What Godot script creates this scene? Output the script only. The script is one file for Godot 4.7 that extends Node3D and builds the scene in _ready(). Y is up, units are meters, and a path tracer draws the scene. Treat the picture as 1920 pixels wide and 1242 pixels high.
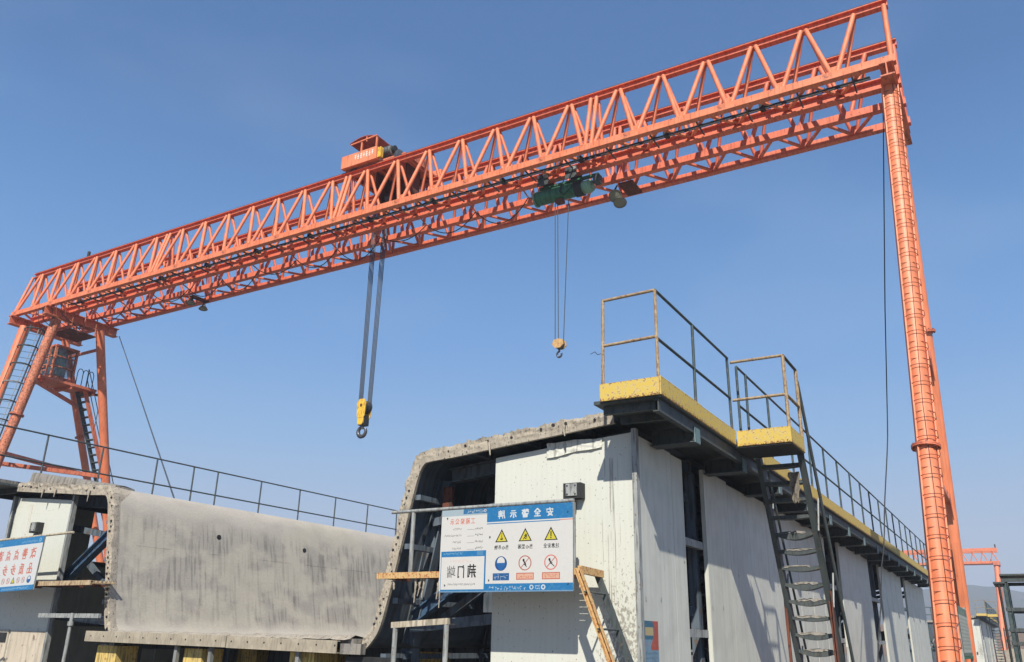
extends Node3D
# A yard for precast bridge girders: two side moulds, the bottom mould between them, a gantry crane over all.
# x runs along the crane's span, -z along the moulds, y up; metres.

var M := {}
var used := {}
var rng := RandomNumberGenerator.new()
const AX := -10.37   # the plane halfway between the two side moulds

# ------------------------------------------------------------------ names and nodes
func add(o: Node3D, called: String, parent: Node) -> Node3D:
	var key := str(parent.get_instance_id()) + called
	var n: int = used.get(key, 0)
	used[key] = n + 1
	o.name = called if n == 0 else "%s_%03d" % [called, n]
	parent.add_child(o, true)
	return o

func thing(called: String, label: String, category: String, at: Vector3, group := "") -> Node3D:
	var o := Node3D.new()
	add(o, called, self)
	o.position = at
	tag(o, label, category, group)
	return o

func tag(o: Node3D, label: String, category: String, group := ""):
	o.set_meta("label", label)
	o.set_meta("category", category)
	if group != "":
		o.set_meta("group", group)

func st() -> SurfaceTool:
	var s := SurfaceTool.new()
	s.begin(Mesh.PRIMITIVE_TRIANGLES)
	return s

# shapes are given in world metres; a child of a thing is shifted back by the thing's own place
func obj(called: String, s: SurfaceTool, m: Material, parent: Node = self) -> MeshInstance3D:
	var o := MeshInstance3D.new()
	s.index()
	o.mesh = s.commit()
	o.material_override = m
	add(o, called, parent)
	if parent != self and parent.get_parent() == self:
		o.position = -parent.position
	return o

func part(called: String, parent: Node3D) -> Node3D:   # a part made of sub-parts
	var o := Node3D.new()
	add(o, called, parent)
	o.position = -parent.position
	return o

func piece(called: String, s: SurfaceTool, m: Material, parent: Node3D) -> MeshInstance3D:  # a sub-part
	var o := MeshInstance3D.new()
	s.index()
	o.mesh = s.commit()
	o.material_override = m
	add(o, called, parent)
	return o

# ------------------------------------------------------------------ shapes
func tri(s: SurfaceTool, p: Array, n: Array, u: Array):
	var order := [0, 1, 2]
	if (p[1] - p[0]).cross(p[2] - p[0]).dot(n[0] + n[1] + n[2]) > 0:
		order = [0, 2, 1]
	for i in order:
		s.set_normal(n[i])
		s.set_uv(u[i])
		s.add_vertex(p[i])

func quad(s: SurfaceTool, a: Vector3, b: Vector3, c: Vector3, d: Vector3, n: Vector3, ua := Vector2(0, 0), ub := Vector2(1, 0), uc := Vector2(1, 1), ud := Vector2(0, 1)):
	tri(s, [a, b, c], [n, n, n], [ua, ub, uc])
	tri(s, [a, c, d], [n, n, n], [ua, uc, ud])

func boxv(s: SurfaceTool, c: Vector3, x: Vector3, y: Vector3, z: Vector3):   # half axes
	for f in [[x, y, z], [y, z, x], [z, x, y]]:
		for g in [1.0, -1.0]:
			var n: Vector3 = f[0] * g
			var o: Vector3 = c + n
			quad(s, o - f[1] - f[2], o + f[1] - f[2], o + f[1] + f[2], o - f[1] + f[2], n.normalized())

func box(s: SurfaceTool, lo: Vector3, hi: Vector3):
	var h := (hi - lo) / 2
	boxv(s, (lo + hi) / 2, Vector3(h.x, 0, 0), Vector3(0, h.y, 0), Vector3(0, 0, h.z))

func sides(a: Vector3, b: Vector3, up: Vector3) -> Array:
	var d := (b - a).normalized()
	var w := d.cross(up)
	if w.length() < 0.01:
		w = d.cross(Vector3(1, 0, 0.01))
	w = w.normalized()
	return [d, w, w.cross(d).normalized()]

func bar(s: SurfaceTool, a: Vector3, b: Vector3, w: float, h: float, up := Vector3.UP):
	var f := sides(a, b, up)
	boxv(s, (a + b) / 2, (b - a) / 2, f[1] * w / 2, f[2] * h / 2)

func ibeam(s: SurfaceTool, a: Vector3, b: Vector3, w: float, h: float, t: float, up := Vector3.UP):
	var f := sides(a, b, up)
	var hv: Vector3 = f[2] * (h - t) / 2
	bar(s, a + hv, b + hv, w, t, up)
	bar(s, a - hv, b - hv, w, t, up)
	bar(s, a, b, t * 0.8, h - 2 * t, up)

# a channel: web on the side `open` points away from
func channel(s: SurfaceTool, a: Vector3, b: Vector3, w: float, h: float, t: float, open: Vector3):
	var f := sides(a, b, open)          # f[2] ~ open, f[1] across
	bar(s, a - f[2] * (w - t) / 2, b - f[2] * (w - t) / 2, h, t, open)
	for g in [1.0, -1.0]:
		var o: Vector3 = f[1] * g * (h - t) / 2 + f[2] * t / 2
		bar(s, a + o, b + o, t, w - t, open)

func angle(s: SurfaceTool, a: Vector3, b: Vector3, w: float, t: float, up := Vector3.UP):
	var f := sides(a, b, up)
	bar(s, a, b, w, t, up)
	var o: Vector3 = f[1] * (w - t) / 2 - f[2] * (w / 2 + t / 2)
	bar(s, a + o, b + o, t, w, up)

func tube(s: SurfaceTool, a: Vector3, b: Vector3, r: float, n := 8, r2 := -1.0, caps := true):
	if r2 < 0:
		r2 = r
	var f := sides(a, b, Vector3.UP)
	for i in n:
		var v := []
		for k in 2:
			var t := TAU * (i + k) / n
			v.append((f[1] * cos(t) + f[2] * sin(t)))
		quad4(s, [a + v[0] * r, a + v[1] * r, b + v[1] * r2, b + v[0] * r2], [v[0], v[1], v[1], v[0]])
		if caps:
			tri(s, [a, a + v[0] * r, a + v[1] * r], [-f[0], -f[0], -f[0]], [Vector2(), Vector2(), Vector2()])
			tri(s, [b, b + v[0] * r2, b + v[1] * r2], [f[0], f[0], f[0]], [Vector2(), Vector2(), Vector2()])

func quad4(s: SurfaceTool, p: Array, n: Array, u := [Vector2(0, 0), Vector2(1, 0), Vector2(1, 1), Vector2(0, 1)]):
	tri(s, [p[0], p[1], p[2]], [n[0], n[1], n[2]], [u[0], u[1], u[2]])
	tri(s, [p[0], p[2], p[3]], [n[0], n[2], n[3]], [u[0], u[2], u[3]])

func wire(s: SurfaceTool, pts: Array, r: float, n := 5):
	for i in pts.size() - 1:
		tube(s, pts[i], pts[i + 1], r, n, -1.0, i == 0 or i == pts.size() - 2)

func lathe(s: SurfaceTool, at: Vector3, axis: Vector3, prof: Array, n := 16):
	var f := sides(at, at + axis, Vector3.UP)
	for i in prof.size() - 1:
		var p: Vector2 = prof[i]
		var q: Vector2 = prof[i + 1]
		var nr := Vector2(q.y - p.y, p.x - q.x).normalized()
		for k in n:
			var c := []
			for j in 2:
				var t := TAU * (k + j) / n
				c.append(f[1] * cos(t) + f[2] * sin(t))
			var n0: Vector3 = c[0] * nr.x + f[0] * nr.y
			var n1: Vector3 = c[1] * nr.x + f[0] * nr.y
			quad4(s, [at + c[0] * p.x + f[0] * p.y, at + c[1] * p.x + f[0] * p.y, at + c[1] * q.x + f[0] * q.y, at + c[0] * q.x + f[0] * q.y], [n0, n1, n1, n0])

# a smooth sheet through rows of points; hint says which side is the front
func sheet(s: SurfaceTool, rows: Array, hint: Vector3, uv_len := 1.0):
	var nr := rows.size()
	var nc: int = rows[0].size()
	var ns := []
	for i in nr:
		var line := []
		for j in nc:
			var du: Vector3 = rows[i][min(j + 1, nc - 1)] - rows[i][max(j - 1, 0)]
			var dv: Vector3 = rows[min(i + 1, nr - 1)][j] - rows[max(i - 1, 0)][j]
			var n := du.cross(dv).normalized()
			if n.dot(hint) < 0:
				n = -n
			line.append(n)
		ns.append(line)
	for i in nr - 1:
		for j in nc - 1:
			var u := []
			for q in [[i, j], [i, j + 1], [i + 1, j + 1], [i + 1, j]]:
				u.append(Vector2(float(q[0]) / (nr - 1) * uv_len, float(q[1]) / (nc - 1)))
			quad4(s, [rows[i][j], rows[i][j + 1], rows[i + 1][j + 1], rows[i + 1][j]], [ns[i][j], ns[i][j + 1], ns[i + 1][j + 1], ns[i + 1][j]], u)

func prism(s: SurfaceTool, poly: PackedVector2Array, o: Vector3, x: Vector3, y: Vector3, d: Vector3):   # outline in the plane x,y; pushed along d
	var idx := Geometry2D.triangulate_polygon(poly)
	var n := d.normalized()
	for k in range(0, idx.size(), 3):
		var p := []
		for j in 3:
			p.append(o + x * poly[idx[k + j]].x + y * poly[idx[k + j]].y)
		tri(s, p, [-n, -n, -n], [Vector2(), Vector2(), Vector2()])
		tri(s, [p[0] + d, p[1] + d, p[2] + d], [n, n, n], [Vector2(), Vector2(), Vector2()])
	var c := Vector2()
	for q in poly:
		c += q / poly.size()
	var turn := 1.0 if Geometry2D.is_polygon_clockwise(poly) else -1.0
	for k in poly.size():
		var a := poly[k]
		var b := poly[(k + 1) % poly.size()]
		var e := Vector2(-(b - a).y, (b - a).x).normalized() * turn
		var nn := (x * e.x + y * e.y).normalized()
		var pa := o + x * a.x + y * a.y
		var pb := o + x * b.x + y * b.y
		quad(s, pa, pb, pb + d, pa + d, nn)

# ------------------------------------------------------------------ materials
func noise_bytes(w: int, h: int, freq: float, seed_: int, oct := 4) -> PackedByteArray:
	var f := FastNoiseLite.new()
	f.seed = seed_
	f.noise_type = FastNoiseLite.TYPE_SIMPLEX_SMOOTH
	f.frequency = freq
	f.fractal_octaves = oct
	var im := f.get_seamless_image(w, h)
	im.convert(Image.FORMAT_L8)
	return im.get_data()

func streak_bytes(w: int, h: int, squeeze: int, freq: float, seed_: int) -> PackedByteArray:
	var f := FastNoiseLite.new()
	f.seed = seed_
	f.noise_type = FastNoiseLite.TYPE_SIMPLEX_SMOOTH
	f.frequency = freq
	f.fractal_octaves = 4
	var im := f.get_seamless_image(w, h / squeeze)
	im.convert(Image.FORMAT_L8)
	im.resize(w, h, Image.INTERPOLATE_CUBIC)
	return im.get_data()

func sstep(a: float, b: float, x: float) -> float:
	var t := clampf((x - a) / (b - a), 0, 1)
	return t * t * (3 - 2 * t)

# base paint, a second tone in patches, streaks, and spots of a third colour where it has come off
func worn(base: Color, patch: Color, spot: Color, o := {}) -> StandardMaterial3D:
	var w: int = o.get("w", 512)
	var h: int = o.get("h", 512)
	var sd: int = o.get("seed", 1)
	var a := noise_bytes(w, h, o.get("patch_freq", 0.008), sd)
	var b := noise_bytes(w, h, o.get("spot_freq", 0.03), sd + 7, 5)
	var c := streak_bytes(w, h, o.get("squeeze", 8), o.get("streak_freq", 0.05), sd + 13)
	var g := noise_bytes(w, h, 0.22, sd + 19, 2)
	var cut: float = o.get("spots", 0.72)
	var edge: float = o.get("edge", 0.05)
	var stk: float = o.get("streaks", 0.25)
	var grain: float = o.get("grain", 0.08)
	var pm: float = o.get("patches", 0.6)
	var data := PackedByteArray()
	data.resize(w * h * 3)
	for i in w * h:
		var k := base.lerp(patch, sstep(0.35, 0.75, a[i] / 255.0) * pm)
		var q: float = 1.0 - stk * sstep(0.45, 0.8, c[i] / 255.0) + grain * (g[i] / 255.0 - 0.5)
		k = Color(k.r * q, k.g * q, k.b * q)
		k = k.lerp(spot, sstep(cut, cut + edge, (b[i] * 0.75 + c[i] * 0.25) / 255.0))
		data[i * 3] = int(clampf(k.r, 0, 1) * 255)
		data[i * 3 + 1] = int(clampf(k.g, 0, 1) * 255)
		data[i * 3 + 2] = int(clampf(k.b, 0, 1) * 255)
	var im := Image.create_from_data(w, h, false, Image.FORMAT_RGB8, data)
	im.generate_mipmaps()
	var m := StandardMaterial3D.new()
	m.albedo_texture = ImageTexture.create_from_image(im)
	m.roughness = o.get("rough", 0.7)
	m.metallic = o.get("metal", 0.0)
	if o.get("uv", false):
		m.uv1_scale = o.get("uvs", Vector3.ONE)
	else:
		m.uv1_triplanar = true
		m.uv1_world_triplanar = true
		m.uv1_scale = Vector3.ONE * o.get("scale", 0.3)
	if o.has("bump"):
		var hb := PackedByteArray()
		hb.resize(w * h)
		for i in w * h:
			hb[i] = int(clampf(b[i] * 0.6 + g[i] * 0.4, 0, 255))
		var bi := Image.create_from_data(w, h, false, Image.FORMAT_L8, hb)
		bi.convert(Image.FORMAT_RGBA8)
		bi.bump_map_to_normal_map(o.bump)
		bi.generate_mipmaps()
		m.normal_enabled = true
		m.normal_texture = ImageTexture.create_from_image(bi)
		m.normal_scale = o.get("nscale", 1.0)
	return m

func plain(c: Color, rough := 0.7, metal := 0.0) -> StandardMaterial3D:
	var m := StandardMaterial3D.new()
	m.albedo_color = c
	m.roughness = rough
	m.metallic = metal
	return m

func c8(r: int, g: int, b: int) -> Color:
	return Color(r / 255.0, g / 255.0, b / 255.0)

func make_materials():
	M.orange = worn(c8(219, 122, 83), c8(224, 138, 102), c8(140, 76, 58), {seed = 3, spots = 0.74, edge = 0.08, streaks = 0.14, scale = 0.35, rough = 0.55})
	M.orange_dull = worn(c8(206, 114, 84), c8(212, 130, 100), c8(120, 70, 58), {seed = 5, spots = 0.66, edge = 0.1, streaks = 0.2, scale = 0.35, rough = 0.6})
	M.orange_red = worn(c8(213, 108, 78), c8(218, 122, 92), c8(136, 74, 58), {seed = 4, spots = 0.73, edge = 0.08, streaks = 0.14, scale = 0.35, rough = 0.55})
	M.orange_clear = worn(c8(222, 130, 91), c8(227, 144, 108), c8(172, 88, 66), {seed = 8, spots = 0.78, edge = 0.12, streaks = 0.12, scale = 0.2, rough = 0.5})
	M.leg_rusted = worn(c8(206, 120, 88), c8(210, 142, 108), c8(110, 70, 56), {seed = 9, spots = 0.52, edge = 0.14, streaks = 0.2, scale = 0.6, rough = 0.65})
	M.rail_dark = worn(c8(86, 42, 40), c8(70, 46, 46), c8(50, 40, 40), {seed = 11, w = 128, h = 128})
	M.skin = skin_material()
	M.crust = worn(c8(170, 162, 148), c8(146, 138, 128), c8(58, 54, 52), {seed = 23, spots = 0.68, edge = 0.05, streaks = 0.1, grain = 0.3, spot_freq = 0.035, scale = 1.1, rough = 0.95, bump = 3.0})
	M.concrete = worn(c8(140, 136, 130), c8(120, 118, 116), c8(84, 82, 80), {seed = 25, spots = 0.7, edge = 0.15, grain = 0.2, streaks = 0.25, scale = 0.45, rough = 0.9, bump = 2.0})
	M.panel = panel_material(c8(200, 203, 196), 31)
	M.panel_side = panel_material(c8(200, 203, 196), 33)
	M.yellow = worn(c8(212, 182, 86), c8(208, 186, 124), c8(158, 122, 82), {seed = 41, spots = 0.61, edge = 0.16, streaks = 0.12, squeeze = 2, grain = 0.16, scale = 0.6, rough = 0.8, spot_freq = 0.022})
	M.yellow_post = worn(c8(208, 182, 108), c8(192, 172, 114), c8(140, 116, 84), {seed = 43, spots = 0.64, edge = 0.1, grain = 0.14, scale = 0.8, rough = 0.8, bump = 1.5})
	M.dark = worn(c8(70, 78, 80), c8(60, 70, 74), c8(98, 84, 72), {seed = 45, spots = 0.68, edge = 0.1, scale = 0.6, rough = 0.65})
	M.teal = worn(c8(52, 72, 76), c8(72, 88, 92), c8(102, 88, 76), {seed = 47, spots = 0.66, edge = 0.08, scale = 0.8, rough = 0.55})
	M.black = worn(c8(40, 42, 44), c8(34, 36, 38), c8(60, 52, 46), {seed = 49, spots = 0.72, scale = 0.6, w = 256, h = 256})
	M.inner = worn(c8(80, 90, 102), c8(68, 78, 90), c8(84, 74, 68), {seed = 51, spots = 0.72, edge = 0.1, scale = 0.5, rough = 0.75})
	M.blue = worn(c8(62, 88, 118), c8(78, 100, 122), c8(98, 88, 78), {seed = 53, spots = 0.68, edge = 0.08, scale = 0.7, rough = 0.5, w = 256, h = 256})
	M.galv = worn(c8(154, 158, 158), c8(136, 141, 143), c8(112, 100, 90), {seed = 55, spots = 0.68, edge = 0.1, scale = 0.8, rough = 0.5})
	M.rail_worn = worn(c8(172, 154, 124), c8(150, 126, 98), c8(122, 86, 62), {seed = 57, spots = 0.57, edge = 0.08, scale = 1.4, rough = 0.75})
	M.rust = worn(c8(196, 164, 114), c8(182, 144, 100), c8(156, 96, 58), {seed = 59, streaks = 0.06, spots = 0.60, edge = 0.06, scale = 1.2, rough = 0.9})
	M.rust_dark = worn(c8(112, 66, 52), c8(92, 56, 46), c8(64, 48, 44), {seed = 61, spots = 0.66, edge = 0.1, scale = 1.0, rough = 0.9, w = 256, h = 256})
	M.plank = worn(c8(178, 160, 132), c8(164, 140, 108), c8(120, 90, 66), {seed = 63, spots = 0.64, edge = 0.1, scale = 1.0, rough = 0.95, grain = 0.2})
	M.hook_yellow = worn(c8(228, 184, 62), c8(216, 170, 66), c8(96, 70, 44), {seed = 65, spots = 0.74, scale = 1.5, w = 256, h = 256})
	M.green = worn(c8(44, 104, 78), c8(60, 118, 92), c8(40, 52, 46), {seed = 67, spots = 0.68, edge = 0.1, scale = 0.7, w = 256, h = 256, rough = 0.5})
	M.green_pale = worn(c8(120, 160, 138), c8(100, 146, 122), c8(60, 84, 72), {seed = 69, spots = 0.72, scale = 0.9, w = 256, h = 256, rough = 0.5})
	M.cable = plain(c8(38, 42, 50), 0.7)
	M.rope = plain(c8(66, 74, 86), 0.6)
	M.steel = worn(c8(104, 104, 108), c8(84, 86, 92), c8(64, 58, 54), {seed = 71, spots = 0.7, scale = 1.2, w = 256, h = 256, rough = 0.4, metal = 0.6})
	M.grey = worn(c8(126, 130, 130), c8(110, 114, 114), c8(84, 82, 80), {seed = 73, spots = 0.72, scale = 0.8, w = 256, h = 256})
	M.cloth = worn(c8(150, 142, 128), c8(120, 114, 104), c8(84, 80, 74), {seed = 75, spots = 0.66, scale = 1.6, w = 256, h = 256, rough = 1.0})
	M.ground = worn(c8(112, 106, 98), c8(98, 93, 86), c8(100, 94, 88), {seed = 81, spots = 0.68, edge = 0.2, grain = 0.2, streaks = 0.0, scale = 0.05, rough = 0.95})
	M.hill = worn(c8(62, 70, 52), c8(86, 82, 62), c8(104, 94, 74), {seed = 83, spots = 0.62, edge = 0.2, streaks = 0.0, grain = 0.2, scale = 0.006, rough = 1.0})
	M.earth = worn(c8(122, 96, 76), c8(112, 94, 76), c8(86, 82, 56), {seed = 85, spots = 0.58, edge = 0.15, streaks = 0.0, grain = 0.2, scale = 0.06, rough = 1.0})
	M.glass = StandardMaterial3D.new()
	M.glass.transparency = BaseMaterial3D.TRANSPARENCY_ALPHA
	M.glass.albedo_color = Color(0.25, 0.32, 0.3, 0.35)
	M.glass.roughness = 0.05
	M.lens = plain(c8(122, 126, 112), 0.2)

# cast-face steel filmed with cement: blotches, and short runs where slurry trickled down the web. Along the mould = rows, up the profile = columns
func skin_material() -> StandardMaterial3D:
	var w := 2048
	var h := 640
	var big := noise_bytes(w, h, 0.006, 201, 5)
	var mid := noise_bytes(w, h, 0.02, 205, 5)
	var run := streak_bytes(w, h, 20, 0.14, 209)
	var run2 := streak_bytes(w, h, 10, 0.10, 213)
	var g := noise_bytes(w, h, 0.25, 217, 2)
	var data := PackedByteArray()
	data.resize(w * h * 3)
	for y in h:
		var v := y / float(h)                 # 0 at the foot, 0.42 top of the web, 1 at the wing's edge
		var web := sstep(0.07, 0.13, v) * (1.0 - sstep(0.36, 0.44, v))
		for x in w:
			var i := y * w + x
			var b := big[i] / 255.0
			var m := mid[i] / 255.0
			var edge := sstep(0.40, 0.60, b * 0.6 + m * 0.4)      # where the film is stained
			var q := 1.0 - 0.07 * edge * web - 0.03 * sstep(0.5, 0.75, m)
			q -= web * (0.08 + 0.07 * edge) * sstep(0.55, 0.75, run[i] / 255.0)
			q -= web * (0.04 + 0.07 * edge) * sstep(0.58, 0.78, run2[i] / 255.0)
			if absf(v - 0.318) < 0.0016 or (x % 256 < 2 and v < 0.44):      # weld seams of the skin plates
				q -= 0.10 * sstep(0.35, 0.55, m)
			q += 0.02 * sstep(0.58, 0.7, 1.0 - m) + 0.09 * (g[i] / 255.0 - 0.5)
			data[i * 3] = int(clampf(174 * q, 0, 255))
			data[i * 3 + 1] = int(clampf(169 * q, 0, 255))
			data[i * 3 + 2] = int(clampf((157 + 3 * edge) * q, 0, 255))
	var im := Image.create_from_data(w, h, false, Image.FORMAT_RGB8, data)
	im.generate_mipmaps()
	var m2 := StandardMaterial3D.new()
	m2.albedo_texture = ImageTexture.create_from_image(im)
	m2.roughness = 0.8
	return m2

# white sandwich panel: fine vertical ribs as relief, run marks and scuffs as colour
func panel_material(base: Color, sd: int) -> StandardMaterial3D:
	var m := worn(base, base.darkened(0.07), c8(126, 122, 112), {seed = sd, squeeze = 16, streak_freq = 0.03, spots = 0.80, edge = 0.06, streaks = 0.04, grain = 0.04, scale = 0.4, rough = 0.5, spot_freq = 0.02})
	var w := 512
	var im := Image.create(w, w, false, Image.FORMAT_L8)
	for x in w:
		var u := fposmod(x / float(w) * 32.0, 1.0)
		var v := 0.5 + 0.3 * sstep(0.0, 0.2, u) - 0.3 * sstep(0.5, 0.7, u)
		im.fill_rect(Rect2i(x, 0, 1, w), Color(v, v, v))
	im.convert(Image.FORMAT_RGBA8)
	im.bump_map_to_normal_map(2.0)
	im.generate_mipmaps()
	m.normal_enabled = true
	m.normal_texture = ImageTexture.create_from_image(im)
	m.normal_scale = 0.2
	return m

# toe-board paint: chipped off along the upper and lower edges, scale showing through
func toe_material() -> StandardMaterial3D:
	var w := 1024
	var h := 96
	var a := noise_bytes(w, h, 0.025, 301, 5)
	var b := noise_bytes(w, h, 0.09, 305, 4)
	var g := noise_bytes(w, h, 0.25, 309, 2)
	var im := Image.create(w, h, false, Image.FORMAT_RGB8)
	for y in h:
		var v := y / float(h - 1)
		var rim := maxf(0.0, 1.0 - v / 0.22) * 0.26 + maxf(0.0, (v - 0.9) / 0.1) * 0.2
		for x in w:
			var i := y * w + x
			var k := c8(212, 184, 88).lerp(c8(206, 188, 132), sstep(0.4, 0.7, a[i] / 255.0) * 0.8)
			k = k.darkened(0.12 * (g[i] / 255.0))
			var off := b[i] / 255.0 * 0.6 + a[i] / 255.0 * 0.4 + rim
			k = k.lerp(c8(150, 104, 68), sstep(0.65, 0.75, off))
			k = k.lerp(c8(104, 74, 56), sstep(0.74, 0.82, off))
			im.set_pixel(x, y, k)
	im.generate_mipmaps()
	var m := StandardMaterial3D.new()
	m.albedo_texture = ImageTexture.create_from_image(im)
	m.roughness = 0.8
	return m

func toe_face(board: MeshInstance3D, a: Vector3, b: Vector3, h: float, n: Vector3, shift: float):
	var s := st()
	var u0 := fposmod(shift, 1.0)
	var u1 := u0 + a.distance_to(b) / 2.3
	var up := Vector3(0, h, 0)
	quad(s, a, b, b + up, a + up, n, Vector2(u0, 0), Vector2(u1, 0), Vector2(u1, 1), Vector2(u0, 1))
	piece("painted_face", s, M.toe_face, board)

# the end sheets: cement splashes, drips and scratches where the photograph shows them. Across the sheet = rows, up the sheet = columns
func face_material(side: int) -> StandardMaterial3D:
	var w := 768        # up the sheet (v runs along the picture's height: u = across)
	var im := Image.create(512, w, false, Image.FORMAT_RGB8)
	var nf := FastNoiseLite.new()
	nf.seed = 40 + side
	nf.frequency = 0.045
	nf.fractal_octaves = 5
	var sp := FastNoiseLite.new()
	sp.seed = 60 + side
	sp.frequency = 0.12
	sp.fractal_octaves = 3
	var base := c8(202, 205, 197)
	for y in w:
		var up := y / float(w)
		for x in 512:
			var u := x / 512.0
			var k := base
			var rib_shade := 0.5 + 0.5 * sin(u * TAU * 26.0)  # shading of vertical ribs, put into the colour
			k = k.darkened(0.012 * rib_shade + 0.02 * clampf(nf.get_noise_2d(x * 0.5, y * 0.12), 0, 1))
			if side > 0:
				# splashed cement low on the right, drips above it
				var d := Vector2((u - 0.90) / 0.16, (up - 0.36) / 0.20).length()
				var splash := nf.get_noise_2d(x * 1.6, y * 1.2) * 0.9 + sp.get_noise_2d(x, y) * 0.6 + 0.48 - d * 0.75
				if splash > 0.0:
					k = k.lerp(c8(112, 107, 98), clampf(splash * 2.0, 0, 0.6))
					if sp.get_noise_2d(x * 1.3 + 90, y * 1.3) > 0.28:
						k = k.lerp(c8(200, 197, 186), 0.5)
				var drip := nf.get_noise_2d(x * 2.4, y * 0.05 + 300) * 1.5 - 0.12 - absf(u - 0.84) / 0.12 + 0.35 * nf.get_noise_2d(x, y * 0.3)
				if up > 0.5 and up < 0.93 and drip > 0.0:
					k = k.lerp(c8(132, 128, 121), clampf(drip * 2.2, 0, 0.7))
			else:
				var drip := nf.get_noise_2d(x * 2.0, y * 0.08 + 300) * 1.3 - 0.15 - absf(u - 0.72) / 0.26
				if up > 0.78 and up < 0.97 and drip > 0.0:
					k = k.lerp(c8(170, 146, 122), clampf(drip * 2.2, 0, 0.7))
				var grime := nf.get_noise_2d(x * 1.2, y * 0.7 + 77) - 0.42
				if up < 0.55 and grime > 0.0:
					k = k.lerp(c8(150, 140, 126), clampf(grime * 4.0, 0, 0.6))
			if sp.get_noise_2d(x * 0.8 + 500, y * 0.8) > 0.62:
				k = k.lerp(c8(90, 84, 78), 0.8)
			im.set_pixel(x, y, k)
	im.generate_mipmaps()
	var m := StandardMaterial3D.new()
	m.albedo_texture = ImageTexture.create_from_image(im)
	m.roughness = 0.5
	return m

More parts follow.
